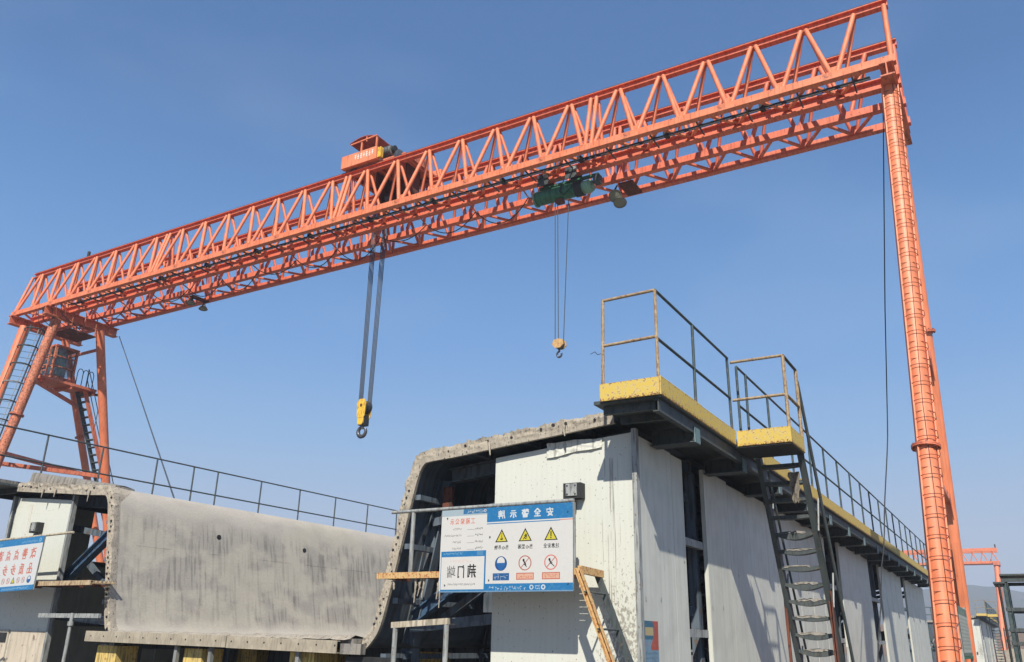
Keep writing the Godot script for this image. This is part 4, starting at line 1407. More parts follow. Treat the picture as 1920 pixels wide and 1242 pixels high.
	for i in 15:
		var u := i / 14.0
		var line := []
		var ytop := lerpf(3.863, 3.95, clampf(u * 1.96 / 1.06, 0, 1)) if u < 0.54 else lerpf(3.95, 4.02, (u - 0.54) / 0.46)
		for j in 25:
			var v := j / 24.0
			line.append(P.call(lerpf(inx, 6.5, u), lerpf(0.05, ytop, v), -9.446 + 0.0025 * sin(u * 17.0) * sin(v * 9.0)))
		face.append(line)
	sheet(s, face, Vector3(0, 0, 1))
	piece("panel_face", s, M.face_right if side > 0 else M.face_left, ep)
	if side < 0:      # a lower sheet lapped over the first, and a black box coloured as the shade in an opening
		s = st()
		box(s, P.call(inx + 0.02, 0.05, -9.444), P.call(5.75, 1.56, -9.41))
		piece("lower_sheet", s, M.mud_pale, ep)
		s = st()
		box(s, P.call(5.83, 0.05, -9.444), P.call(6.45, 1.58, -9.415))
		piece("lower_sheet", s, M.mud_pale, ep)
		s = st()
		box(s, P.call(5.86, 1.36, -9.414), P.call(6.24, 1.53, -9.405))
		piece("slot_dark", s, M.black, ep)
	else:
		for xx in [5.62, 5.96]:
			s = st()
			box(s, P.call(xx, 1.18, -9.444), P.call(xx + 0.1, 1.36, -9.38))
			piece("slot_cover", s, M.rust_dark, ep)
	s = st()
	channel(s, P.call(6.54, 0.05, -9.42), P.call(6.54, 4.05, -9.42), 0.06, 0.09, 0.006, Vector3(-side, 0, 0))
	piece("corner_trim", s, M.galv, ep)
	if side < 0:
		s = st()
		bar(s, P.call(inx - 0.03, 0.05, -9.44), P.call(inx - 0.03, 3.95, -9.44), 0.05, 0.09, Vector3(0, 0, 1))
		piece("edge_trim", s, M.galv, ep)
	var spans := [[-9.5, -11.1], [-12.0, -20.6], [-22.3, -26.8], [-28.9, -34.0], [-35.2, -41.4]]
	for q in spans:
		var za: float = q[0]
		while za > q[1] + 0.05:
			var zb: float = maxf(za - 1.15, q[1])
			if zb - q[1] < 0.3:
				zb = q[1]
			s = st()
			var off := 0.006 * sin(za * 5.0)
			box(s, P.call(6.48 + off, 0.08, zb + 0.008), P.call(6.54 + off, 3.98 + 0.02 * sin(za * 3), za - 0.008))
			obj("side_panel", s, M.panel_side, mo)
			za = zb
	if side < 0:
		s = st()
		box(s, P.call(6.48, 0.08, -11.995), P.call(6.54, 2.9, -11.105))
		obj("side_panel", s, M.panel_side, mo)
	for q in [-11.1, -20.6, -26.8, -34.0]:
		for y in [0.7, 1.72, 2.9]:
			s = st()
			channel(s, P.call(6.45, y, q + 0.1), P.call(6.45, y, q - 2.1 if q != -11.1 else q - 1.0), 0.08, 0.1, 0.012, Vector3(-side, 0, 0))
			obj("girt", s, M.galv, mo)
	# walkway
	s = st()
	box(s, P.call(6.33, 4.20, z1 + 0.2), P.call(7.17, 4.24, -8.7))
	obj("walkway_deck", s, M.dark, mo)
	s = st()
	channel(s, P.call(7.09, 4.12, -8.72), P.call(7.09, 4.12, z1 + 0.2), 0.07, 0.15, 0.012, Vector3(-side, 0, 0))
	obj("edge_beam", s, M.dark, mo)
	for k in 15:
		var z := -10.0 - k * 2.1
		s = st()
		channel(s, P.call(6.56, 4.03, z), P.call(7.13, 4.06, z), 0.1, 0.19, 0.014, Vector3(0, 0, -1))
		box(s, P.call(6.56, 3.925, z - 0.12), P.call(7.13, 3.94, z + 0.12))
		var br := obj("walkway_bracket", s, M.dark, mo)
		s = st()
		box(s, P.call(7.132, 3.93, z - 0.1), P.call(7.145, 4.12, z + 0.1))
		piece("end_plate", s, M.plate_teal, br)
	for k in 12:      # deck joists at the free end
		if k < 2:
			s = st()
			bar(s, P.call(6.4, 4.15, -8.85 - k * 0.5), P.call(7.05, 4.15, -8.85 - k * 0.5), 0.06, 0.1)
			obj("deck_joist", s, M.dark, mo)
	var tm: Material = M.yellow if side > 0 else M.concrete
	var zt := -8.66
	var step := 1.47
	while zt > z1 + 0.3:
		var ze: float = maxf(zt - step + 0.012, z1 + 0.2)
		if not (side > 0 and zt < -11.5 and zt > -12.4):
			s = st()
			var jig := 0.006 * sin(zt * 4.0)
			box(s, P.call(7.172 + jig, 4.22, ze), P.call(7.184 + jig, 4.43 + 0.01 * sin(zt * 7.0), zt))
			var tb := obj("toe_board", s, tm, mo)
			if side > 0:
				toe_face(tb, P.call(7.1865 + jig, 4.22, zt - 0.004), P.call(7.1865 + jig, 4.22, ze + 0.004), 0.208, Vector3(side, 0, 0), zt * 0.37)
		zt -= step
	s = st()
	box(s, P.call(6.43, 4.22, -8.672), P.call(7.16, 4.43, -8.66))
	var tf := obj("toe_board", s, tm, mo)
	if side > 0:
		toe_face(tf, P.call(6.434, 4.222, -8.6575), P.call(7.156, 4.222, -8.6575), 0.206, Vector3(0, 0, 1), 0.1)
	# handrail along the outer edge
	var hm: Material = M.teal if side > 0 else M.dark
	var x := 7.15
	var stretches := [[-8.68, -11.55], [-12.0, z1 + 0.3]] if side > 0 else [[-8.68, z1 + 0.3]]
	for q in stretches:
		for y in [5.5, 4.9]:
			s = st()
			tube(s, P.call(x, y, q[0]), P.call(x, y, q[1]), 0.018, 8)
			obj("handrail", s, hm, mo)
	var posts := [-8.68, -9.98, -11.55, -12.0, -12.45, -13.8] if side > 0 else [-8.68, -10.15, -11.45, -12.9, -14.0, -14.75]
	var zz: float = posts[-1] - 1.5
	while zz > z1:
		posts.append(zz)
		zz -= 1.5
	for i in posts.size():
		s = st()
		tube(s, P.call(x, 4.24, posts[i]), P.call(x + 0.01 * sin(i * 2.0), 5.5, posts[i]), 0.02, 8)
		obj("handrail_post", s, M.rail_worn if i == 0 and side > 0 else hm, mo)
	for y in [5.5, 4.92]:
		s = st()
		tube(s, P.call(x, y, -8.68), P.call(6.47, y - 0.015, -8.68), 0.02, 8)
		obj("handrail", s, M.rail_worn if side > 0 else hm, mo)
	if side > 0:
		s = st()
		wire(s, [P.call(6.47, 4.82, -8.68), P.call(6.41, 4.80, -8.66), P.call(6.38, 4.84, -8.65), P.call(6.33, 4.81, -8.63)], 0.004, 4)
		obj("tie_wire", s, M.black, mo)
	s = st()
	tube(s, P.call(6.46, 4.24, -8.68), P.call(6.48, 5.5, -8.68), 0.022, 8)
	obj("handrail_post", s, M.rail_worn if side > 0 else hm, mo)
	return mo

func build_landing_and_ladder():
	# landing that juts out from the walkway, carried by the ladder below it
	var l := thing("steel_ladder", "steep dark steel ladder with sagging treads below yellow-edged landing", "ladder", Vector3(-2.8, 0, -13.2))
	var s := st()
	box(s, Vector3(-3.19, 4.18, -12.4), Vector3(-2.44, 4.22, -11.6))
	obj("landing_deck", s, M.black, l)
	for q in [[Vector3(-3.17, 4.2, -11.6), Vector3(-2.43, 4.42, -11.588)], [Vector3(-2.44, 4.2, -12.4), Vector3(-2.428, 4.42, -11.602)]]:
		s = st()
		box(s, q[0], q[1])
		var tb := obj("toe_board", s, M.yellow, l)
		if q[0].x < -3.0:
			toe_face(tb, Vector3(-3.166, 4.202, -11.5855), Vector3(-2.434, 4.202, -11.5855), 0.216, Vector3(0, 0, 1), 0.55)
		else:
			toe_face(tb, Vector3(-2.4255, 4.202, -11.606), Vector3(-2.4255, 4.202, -12.396), 0.216, Vector3(1, 0, 0), 0.8)
	for q in [[-2.45, -11.62], [-2.45, -12.4]]:
		s = st()
		tube(s, Vector3(q[0], 4.2, q[1]), Vector3(q[0], 5.45, q[1]), 0.025, 8)
		obj("handrail_post", s, M.rail_worn, l)
	for y in [5.45, 4.88]:
		s = st()
		tube(s, Vector3(-3.2, y, -11.62), Vector3(-2.45, y, -11.62), 0.022, 8)
		obj("handrail", s, M.rail_worn, l)
		s = st()
		tube(s, Vector3(-2.45, y, -11.62), Vector3(-2.45, y, -12.4), 0.022, 8)
		obj("handrail", s, M.rail_worn if y < 5 else M.dark, l)
	var top := Vector3(0, 4.2, -12.42)
	var bot := Vector3(0, 0.05, -14.55)
	for x in [-3.1, -2.5]:
		s = st()
		channel(s, top + Vector3(x, 0, 0), bot + Vector3(x, 0, 0), 0.07, 0.15, 0.01, Vector3(1 if x > -2.8 else -1, 0, 0))
		obj("stringer", s, M.dark, l)
	var n := 18
	for k in n:
		var p := top.lerp(bot, (k + 0.55) / n)
		s = st()
		var rows_t := []
		var rows_b := []
		for i in 9:
			var u := i / 8.0
			var sag := 0.035 * sin(u * PI) * (0.5 + 0.5 * sin(k * 1.9 + 0.4)) * (1.0 if k > 3 else 0.2)
			var thick := 0.03 + 0.03 * sin(u * PI) * (1.0 if k > 3 else 0.3)
			var x := lerpf(-3.07, -2.53, u)
			rows_t.append([Vector3(x, p.y - sag * 0.3, p.z + 0.07), Vector3(x, p.y - sag * 0.3, p.z - 0.09)])
			rows_b.append([Vector3(x, p.y - sag - thick - 0.012, p.z + 0.07), Vector3(x, p.y - sag - thick - 0.012, p.z - 0.09)])
		sheet(s, rows_t, Vector3.UP)
		sheet(s, rows_b, Vector3.DOWN)
		for i in 8:
			for j in 2:
				quad(s, rows_t[i][j], rows_t[i + 1][j], rows_b[i + 1][j], rows_b[i][j], Vector3(0, 0, 1 if j == 0 else -1))
		var tr := obj("tread", s, M.dark, l)
		if k > 3:       # hardened slurry on top of the tread
			s = st()
			var cr := []
			var r := RandomNumberGenerator.new()
			r.seed = 300 + k
			var u0 := r.randf_range(0.02, 0.3)
			var u1 := r.randf_range(0.75, 0.98)
			for i in 9:
				var u := lerpf(u0, u1, i / 8.0)
				var x := lerpf(-3.07, -2.53, u)
				var h := 0.006 + 0.022 * r.randf() * sin(PI * i / 8.0)
				cr.append([Vector3(x, p.y - 0.03 * r.randf(), p.z + 0.078), Vector3(x, p.y + h, p.z + 0.06), Vector3(x, p.y + h, p.z - 0.05), Vector3(x, p.y - 0.01, p.z - 0.095)])
			sheet(s, cr, Vector3(0, 1, 0.4))
			piece("slurry_crust", s, M.concrete, tr)
	# handrails: raking tubes on both sides with struts
	for x in [-3.12, -2.46]:
		var a := Vector3(x, 5.3 if x > -2.8 else 4.1, -12.5 if x > -2.8 else -13.0)
		var b := Vector3(x, 0.4, -15.1)
		s = st()
		tube(s, a, b, 0.024 if x > -2.8 else 0.018, 8)
		obj("ladder_handrail", s, M.dark, l)
		for k in 3:
			var p := top.lerp(bot, 0.25 + 0.25 * k) + Vector3(x, 0, 0)
			s = st()
			tube(s, p, p + Vector3(0, 0.5, -0.22), 0.014, 6)
			obj("handrail_strut", s, M.galv, l)
	s = st()
	angle(s, Vector3(-2.47, 2.35, -13.36), Vector3(-2.47, 0.05, -13.4), 0.06, 0.012)
	obj("rusty_prop", s, M.rust_dark, l)
	s = st()
	bar(s, Vector3(-3.13, 2.9, -13.4), Vector3(-3.13, 0.05, -13.5), 0.04, 0.04)
	obj("prop", s, M.rust_dark, l)
	# rag caught on the upper treads
	s = st()
	var rows := []
	for i in 9:
		var u := i / 8.0
		var line := []
		for j in 7:
			var v := j / 6.0
			var w := 0.16 * (1.0 - 0.5 * u) * (1.0 + 0.2 * sin(i * 2.0))
			line.append(Vector3(-2.62 + (v - 0.5) * w - 0.02 * u, 3.94 - 0.42 * u - 0.03 * sin(j * 2.4) * u, -12.42 - 0.06 * u + 0.025 * sin(v * 9.0 + u * 4.0)))
		rows.append(line)
	sheet(s, rows, Vector3(0, 0, 1))
	var back := []
	for line in rows:
		var q := []
		for p in line:
			q.append(p + Vector3(0, 0, -0.006))
		back.append(q)
	sheet(s, back, Vector3(0, 0, -1))
	tag(obj("rag", s, M.cloth), "pale torn rag hanging over an upper tread of steel ladder", "rag")

func sheet_sign(called: String, label: String, category: String, tl: Vector3, tr: Vector3, bl: Vector3, m: Material, back: Material, thick := 0.02) -> Node3D:
	var t := thing(called, label, category, (bl + (tr - tl) / 2))
	var x := (tr - tl)
	var y := (tl - bl)
	var n := x.cross(y).normalized()
	var s := st()
	boxv(s, (tl + tr + bl + bl + x) / 4 - n * (thick / 2 + 0.003), x / 2, y / 2, n * thick / 2)
	obj("backing_board", s, back, t)
	s = st()
	var bow := []
	for i in 13:
		var u := i / 12.0
		var line := []
		for j in 5:
			var v := j / 4.0
			line.append(tl + x * u - y * v + n * (0.0035 + 0.0035 * sin(u * 11.0 + v * 3.0) * sin(v * PI)))
		bow.append(line)
	sheet(s, bow, n)
	obj("printed_face", s, m, t)
	return t

func build_signs():
	var sg := sheet_sign("safety_sign", "large white and blue safety sign board on right mould end", "sign board", Vector3(-6.19, 3.10, -8.78), Vector3(-4.36, 3.10, -8.78), Vector3(-6.19, 2.115, -8.78), safety_print(), M.galv)
	for q in [[-6.1, 2.2], [-6.1, 3.0], [-4.42, 3.0], [-4.42, 2.2], [-5.47, 2.25], [-5.47, 2.75]]:
		var s := st()
		tube(s, Vector3(q[0], q[1], -8.785), Vector3(q[0], q[1], -8.764), 0.008, 6)
		obj("screw", s, M.steel, sg)
	sheet_sign("slogan_sign", "blue-edged white slogan board with red lettering on left mould end", "sign board", Vector3(-16.75, 3.06, -8.82), Vector3(-14.56, 3.13, -8.74), Vector3(-16.75, 2.16, -8.8), slogan_print(), M.galv)
	sheet_sign("poster", "small blue and red poster on the white side panel", "poster", Vector3(-3.82, 1.83, -9.40), Vector3(-3.82, 1.83, -9.93), Vector3(-3.82, 0.85, -9.40), poster_print(), M.panel_side, 0.004)
	var nb := sheet_sign("notice_board", "pale green notice board between the crane's right legs", "notice board", Vector3(-1.28, 2.44, -20.3), Vector3(-1.28, 2.44, -23.0), Vector3(-1.28, 1.45, -20.3), notice_print(), M.grey, 0.03)
	var s := st()
	bar(s, Vector3(-1.3, 1.42, -20.25), Vector3(-1.3, 1.42, -23.05), 0.06, 0.05)
	obj("frame_rail", s, M.green, nb)
	for z in [-20.2, -23.1]:
		s = st()
		box(s, Vector3(-1.34, 0.02, z - 0.03), Vector3(-1.28, 2.5, z + 0.03))
		obj("frame_post", s, M.galv, nb)

func work_platform(side: float, x0: float, x1: float, label: String) -> Node3D:
	var t := thing("work_platform", label, "work platform", Vector3((x0 + x1) / 2, 2.3, -9.05))
	var s := st()
	channel(s, Vector3(x0, 2.33, -8.83), Vector3(x1, 2.33, -8.83), 0.04, 0.075, 0.01, Vector3(0, 0, -1))
	obj("front_edge", s, M.rust if side > 0 else M.plank, t)
	for k in 6:
		s = st()
		var z := -8.88 - k * 0.075
		bar(s, Vector3(x0, 2.35, z), Vector3(x1, 2.35, z), 0.04, 0.03)
		obj("grating_slat", s, M.plank, t)
	var x := x0 + 0.08
	while x < x1 - 0.05:
		s = st()
		bar(s, Vector3(x, 2.315, -8.86), Vector3(x, 2.315, -9.42), 0.04, 0.04)
		obj("bearer", s, M.rust_dark, t)
		x += 0.62
	return t

func build_end_fittings():
	var s: SurfaceTool
	var w := work_platform(1.0, -7.2, -4.25, "rusty slatted work platform under the safety sign")
	for q in [[-7.03, 3.13, -4.37, 3.13, -8.83]]:
		s = st()
		tube(s, Vector3(q[0], q[1], q[4]), Vector3(q[2], q[3], q[4]), 0.022, 8)
		obj("guard_rail", s, M.galv, w)
	for x in [-6.68, -5.4, -4.38]:
		s = st()
		tube(s, Vector3(x, 2.36, -8.835), Vector3(x, 3.11, -8.835), 0.028, 8)
		obj("guard_post", s, M.galv, w)
	var r := RandomNumberGenerator.new()
	r.seed = 11
	for q in [[-6.95, 0.14], [-6.6, 0.3], [-6.52, 0.22], [-6.47, 0.24], [-6.24, 0.26], [-6.2, 0.36]]:
		s = st()
		var p := Vector3(q[0], 2.30, -8.86)
		var e := p + Vector3(r.randf_range(-0.06, 0.02), -q[1], 0)
		for k in 4:
			tube(s, p.lerp(e, k / 4.0) + Vector3(r.randf_range(-0.012, 0.012), 0, 0), p.lerp(e, (k + 1) / 4.0), 0.018 - 0.003 * k + r.randf() * 0.008, 6, 0.012 - 0.002 * k)
		obj("hardened_drip", s, M.crust, w)
	# pipe stand below the platform
	var p := thing("pipe_stand", "pale pipe stand below the rusty slatted platform", "stand", Vector3(-6.2, 0, -9.0))
	s = st()
	bar(s, Vector3(-7.0, 1.735, -8.95), Vector3(-6.14, 1.79, -8.95), 0.06, 0.07)
	obj("top_bar", s, M.plank_pale, p)
	s = st()
	tube(s, Vector3(-6.17, 0.02, -8.95), Vector3(-6.17, 1.76, -8.95), 0.033, 10)
	obj("post", s, M.galv, p)
	s = st()
	tube(s, Vector3(-6.95, 0.02, -8.95), Vector3(-6.95, 1.71, -8.95), 0.033, 10)
	obj("post", s, M.galv, p)
	# ladder leaning on the platform's right end
	var l := thing("access_ladder", "rusty yellow ladder leaning at the safety sign's right end", "ladder", Vector3(-3.6, 0, -9.0))
	for z in [-8.75, -9.25]:
		s = st()
		var top := Vector3(-4.29, 2.36, z)
		var bot := Vector3(-3.36, 0.03, z)
		channel(s, top, bot, 0.05, 0.07, 0.01, Vector3(0, 0, -1 if z < -9 else 1))
		obj("stringer", s, M.rust if z > -9 else M.dark, l)
	for k in 6:
		var t := 0.11 + k * 0.165
		var q := Vector3(-4.29, 2.36, 0).lerp(Vector3(-3.36, 0.03, 0), t)
		s = st()
		tube(s, q + Vector3(0, 0, -8.72), q + Vector3(0.02, 0, -9.31), 0.013, 6)
		obj("rung", s, M.dark, l)
	s = st()
	bar(s, Vector3(-4.28, 2.35, -8.78), Vector3(-4.24, 2.33, -9.3), 0.05, 0.08)
	obj("head_bar", s, M.rust, l)
	# left side
	var lw := work_platform(-1.0, -16.8, -13.15, "weathered plank platform beneath the slogan board")
	s = st()
	tube(s, Vector3(-16.8, 3.10, -8.86), Vector3(-13.95, 3.17, -8.86), 0.022, 8)
	obj("guard_rail", s, M.plank_pale, lw)
	var lp := thing("pipe_stand", "grey pipe post standing beside the left mould's white panel", "stand", Vector3(-13.9, 0, -9.0))
	s = st()
	tube(s, Vector3(-13.72, 0.02, -8.98), Vector3(-13.72, 1.86, -8.98), 0.03, 10)
	obj("post", s, M.galv, lp)
	s = st()
	lathe(s, Vector3(-13.72, 1.66, -8.98), Vector3.UP, [Vector2(0.03, 0), Vector2(0.05, 0), Vector2(0.05, 0.07), Vector2(0.03, 0.07)], 10)
	obj("clamp", s, M.galv, lp)
	s = st()
	bar(s, Vector3(-14.7, 1.82, -9.02), Vector3(-13.05, 1.82, -9.02), 0.05, 0.07)
	obj("cross_bar", s, M.galv, lp)
	s = st()
	tube(s, Vector3(-17.0, 1.0, -8.95), Vector3(-16.0, 1.44, -9.1), 0.02, 8)
	tag(obj("leaning_rod", s, M.dark), "thin dark rod leaning against left mould's lower white panel", "rod")
	# junction boxes
	for q in [[Vector3(-4.74, 3.24, -9.45), "grey junction box on white panel above the safety sign"], [Vector3(-16.05, 3.30, -9.45), "grey junction box on white panel above the slogan board"]]:
		var b := thing("junction_box", q[1], "junction box", q[0])
		var a: Vector3 = q[0]
		s = st()
		box(s, a + Vector3(-0.02, 0.0, 0.003), a + Vector3(0.22, 0.19, 0.13))
		obj("housing", s, M.black, b)
		s = st()
		box(s, a + Vector3(0.02, 0.03, 0.131), a + Vector3(0.17, 0.18, 0.142))
		var cv := obj("cover", s, M.galv, b)
		for g in 4:
			s = st()
			var c := a + Vector3(0.04 + 0.11 * (g % 2), 0.05 + 0.105 * (g / 2), 0.142)
			tube(s, c, c + Vector3(0, 0, 0.006), 0.011, 6)
			piece("screw", s, M.black, cv)
		s = st()
		box(s, a + Vector3(0.0, -0.16, 0.003), a + Vector3(0.1, -0.02, 0.05))
		obj("cable_gland", s, M.dark, b)
	# sheet of torn foil on the end panel, and dark outlet slots
	s = st()
	var rows := []
	var nf := FastNoiseLite.new()
	nf.seed = 3
	nf.frequency = 3.0
	for i in 17:
		var line := []
		for j in 9:
			var u := i / 16.0
			var v := j / 8.0
			line.append(Vector3(-5.05 + u * 0.78, 3.99 - v * (0.2 - 0.08 * u) - 0.008 * sin(u * 9.0), -9.432 + 0.02 * nf.get_noise_2d(u * 3, v * 2) + 0.012 * v))
		rows.append(line)
	sheet(s, rows, Vector3(0, 0, 1))
	tag(obj("foil_sheet", s, M.foil), "crumpled pale foil sheet along the top of right end panel", "foil sheet")
	# bottom mould on its posts
	var bm := thing("bottom_mould", "grey bottom mould plate on yellow posts between the side moulds", "girder mould", Vector3(AX, 0, -9.5))
	s = st()
	var seg := [-13.35, -10.05, -7.95]
	for k in 2:
		s = st()
		channel(s, Vector3(seg[k], 1.51 - 0.03 * k, -9.08), Vector3(seg[k + 1] - 0.02, 1.485 - 0.03 * k, -9.08), 0.1, 0.16, 0.014, Vector3(0, 0, -1))
		obj("end_channel", s, M.mud, bm)
	s = st()
	box(s, Vector3(-7.93, 1.37, -9.16), Vector3(-7.58, 1.50, -9.06))
	obj("end_channel", s, M.concrete, bm)
	for k in 17:
		s = st()
		var x := -13.2 + k * 0.325
		tube(s, Vector3(x, 1.515 - 0.008 * (x + 13.2), -9.06), Vector3(x, 1.515 - 0.008 * (x + 13.2), -9.027), 0.013, 8)
		obj("bolt", s, M.black, bm)  # black stub painted as the dark of a hole in the channel
	s = st()
	box(s, Vector3(-13.0, 1.50, -41.5), Vector3(-7.75, 1.555, -9.14))
	obj("bottom_plate", s, M.concrete, bm)
	s = st()
	var cr := []
	for i in 60:
		var x := lerpf(-13.0, -7.8, i / 59.0)
		cr.append([Vector3(x, 1.55 + 0.02 * nf.get_noise_2d(x * 4, 1), -9.08), Vector3(x, 1.60 + 0.03 * nf.get_noise_2d(x * 6, 4), -9.2), Vector3(x, 1.56, -9.5)])
	sheet(s, cr, Vector3(0, 1, 0.5))
	obj("slurry_lip", s, M.crust, bm)
	for q in [[-13.22, -12.72], [-11.12, -10.72], [-8.95, -8.5]]:
		for zi in 4:
			var z := -9.2 - zi * 3.0
			s = st()
			box(s, Vector3(q[0], 0.02, z - 0.4), Vector3(q[1], 1.37, z))
			var po := obj("support_post", s, M.yellow_post, bm)
			s = st()
			box(s, Vector3(q[0] + 0.36, 1.37, z - 0.2), Vector3(q[1] - 0.02, 1.42, z + 0.05))
			piece("packing_plate", s, M.steel, po)
	for q in [-10.45, -8.72, -11.2]:
		s = st()
		box(s, Vector3(q - 0.03, 0.02, -9.16), Vector3(q + 0.03, 1.40, -9.1))
		obj("prop", s, M.grey, bm)
	s = st()
	box(s, Vector3(-12.9, 0.02, -12.6), Vector3(-8.0, 1.45, -12.5))
	obj("back_plate", s, M.inner, bm)
	s = st()
	box(s, Vector3(-7.9, 0.02, -9.4), Vector3(-7.15, 1.34, -9.15))
	obj("jack_block", s, M.black, bm)

func build_lines():
	var s := st()
	wire(s, [Vector3(-36.4, 15.15, -23.5), Vector3(-27.0, 10.0, -18.5), Vector3(-17.2, 4.5, -13.35)], 0.022, 6)
	tag(obj("guy_wire", s, M.rope), "thin slack wire from the crane's left end down to mould", "wire")
	s = st()
	var way := Curve3D.new()
	for p in [Vector3(-1.3, 15.7, -22.1), Vector3(-1.96, 9.27, -21.5), Vector3(-2.19, 6.46, -21.0), Vector3(-2.43, 4.0, -20.0), Vector3(-2.574, 2.78, -19.5), Vector3(-2.742, 1.32, -19.0), Vector3(-2.85, 0.05, -18.7)]:
		way.add_point(p, Vector3(0.06, 0.6, 0.0), Vector3(-0.06, -0.6, 0.0))
	var pts := []
	for i in 40:
		pts.append(way.sample_baked(way.get_baked_length() * i / 39.0, true))
	wire(s, pts, 0.014, 6)
	tag(obj("power_cable", s, M.cable), "long black cable hanging beside the crane's right leg", "cable")
	s = st()
	tube(s, Vector3(-3.75, 4.62, -10.6), Vector3(-3.5, 4.55, -13.8), 0.05, 8)
	tag(obj("blue_pipe", s, M.blue_bright), "short blue pipe lying on the right mould's walkway", "pipe")

# ------------------------------------------------------------------ the distance
func build_distance():
	var s: SurfaceTool
	# the next gantry, too far to show its single bars
	var c := thing("far_gantry_crane", "far orange gantry crane beyond the right walkway, pale with haze", "gantry crane", Vector3(-20, 0, -165))
	var zc := -165.0
	for q in [["top_chord", 17.25, 0.55, 0.6], ["bottom_chord", 15.2, 0.4, 0.5]]:
		for dz in [0.0, -2.4]:
			s = st()
			box(s, Vector3(-42, q[1] - q[2] / 2, zc + dz - 0.2), Vector3(-3.1, q[1] + q[2] / 2, zc + dz + 0.2))
			obj(q[0], s, M.orange, c)
	for k in 26:
		var x := -3.7 - k * 1.5
		for dz in [0.0, -2.4]:
			s = st()
			tube(s, Vector3(x - 0.2, 17.0, zc + dz), Vector3(x + (-0.75 if dz < 0 else 0.55), 15.3, zc + dz), 0.09, 6)
			obj("brace", s, M.orange, c)
	for q in [[-3.5, -1.2, 6.0], [-3.5, -1.2, -8.0], [-41.0, -41.5, 6.0], [-41.0, -41.5, -8.0]]:
		s = st()
		tube(s, Vector3(q[0], 15.1, zc - 1.0 + signf(q[2]) * 0.8), Vector3(q[0] * 1.0 - 1.0, 0.1, zc + q[2]), 0.4, 12)
		obj("leg", s, M.orange, c)
	s = st()
	box(s, Vector3(-4.0, 14.7, zc - 3.0), Vector3(-3.0, 15.3, zc + 0.6))
	obj("end_beam", s, M.orange_dull, c)
	s = st()
	tube(s, Vector3(-3.3, 17.5, zc), Vector3(-3.3, 18.1, zc), 0.12, 6)
	obj("beacon", s, M.black, c)
	# black steel frame at the right edge
	var f := thing("storage_rack", "black steel rack with a flat top at the picture's right edge", "rack", Vector3(0.6, 0, -25))
	for z in [-25.0, -26.6]:
		for x in [-0.42, 2.6]:
			s = st()
			ibeam(s, Vector3(x, 0.02, z), Vector3(x, 3.2, z), 0.09, 0.12, 0.014, Vector3(1, 0, 0))
			obj("post", s, M.teal, f)
		for y in [3.22, 2.53, 2.05, 1.74]:
			s = st()
			channel(s, Vector3(-0.5, y, z), Vector3(2.7, y, z), 0.06, 0.085, 0.012, Vector3(0, 0, -1))
			obj("beam", s, M.dark, f)
	for y in [3.36]:
		s = st()
		box(s, Vector3(-0.52, 3.33, -26.7), Vector3(2.7, 3.37, -24.94))
		obj("top_plate", s, M.dark, f)
	s = st()
	box(s, Vector3(-0.68, 3.14, -26.4), Vector3(-0.42, 3.18, -24.9))
	obj("ledge", s, M.dark, f)
	s = st()
	tube(s, Vector3(-0.56, 0.02, -24.95), Vector3(-0.56, 3.14, -24.95), 0.03, 8)
	obj("prop", s, M.black, f)
	# a core mould standing open-ended behind the near moulds
	var k := thing("core_mould", "dark steel core mould standing between near walkway end and crane leg", "girder mould", Vector3(-5.6, 0, -62))
	var ol := PackedVector2Array([Vector2(-1.1, 0.5), Vector2(1.0, 0.5), Vector2(1.25, 1.6), Vector2(1.1, 2.6), Vector2(0.5, 3.1), Vector2(-0.9, 3.1), Vector2(-1.25, 2.6), Vector2(-1.3, 1.4)])
	s = st()
	prism(s, ol, Vector3(-5.6, 0, -68), Vector3(1, 0, 0), Vector3.UP, Vector3(0, 0, 7))
	obj("shell", s, M.inner, k)
	for e in ol.size():
		var pa := ol[e]
		var pb := ol[(e + 1) % ol.size()]
		s = st()
		bar(s, Vector3(-5.6 + pa.x * 1.04, pa.y * 1.02, -60.94), Vector3(-5.6 + pb.x * 1.04, pb.y * 1.02, -60.94), 0.12, 0.1)
		obj("end_ring", s, M.crust if e >= 3 and e <= 5 else M.frame_steel, k)
	for q in [[-0.9, 0.6, 0.7, 2.9], [0.8, 0.7, -0.5, 2.9], [-1.2, 1.5, 1.2, 1.6], [0.0, 0.6, 0.0, 3.0], [-0.2, 1.2, 0.3, 2.3]]:
		s = st()
		bar(s, Vector3(-5.6 + q[0], q[1], -60.9), Vector3(-5.6 + q[2], q[3], -60.9), 0.07, 0.07)
		obj("spreader", s, M.galv if q[0] == -0.2 else M.teal, k)
	for q in [-1.0, 0.8]:
		for zz in [-61.5, -67.0]:
			s = st()
			box(s, Vector3(-5.68 + q, 0.02, zz - 0.1), Vector3(-5.52 + q, 0.5, zz + 0.1))
			obj("foot", s, M.frame_steel, k)
	for i in 6:
		s = st()
		tube(s, Vector3(-6.5 + i * 0.38, 3.1, -61.2), Vector3(-6.5 + i * 0.38, 4.0, -61.2), 0.025, 6)
		obj("rail_post", s, M.teal, k)
	for y in [3.55, 4.0]:
		s = st()
		tube(s, Vector3(-6.5, y, -61.2), Vector3(-4.6, y, -61.2), 0.025, 6)
		obj("guard_rail", s, M.teal, k)
	# latticed tower beside the distant mould
	var tw := thing("scaffold_tower", "small dark scaffold tower right of the distant side mould", "scaffold", Vector3(-2.0, 0, -100))
	for x in [-2.5, -1.5]:
		for z in [-100.0, -101.2]:
			s = st()
			tube(s, Vector3(x, 0.02, z), Vector3(x, 3.6, z), 0.05, 6)
			obj("post", s, M.dark, tw)
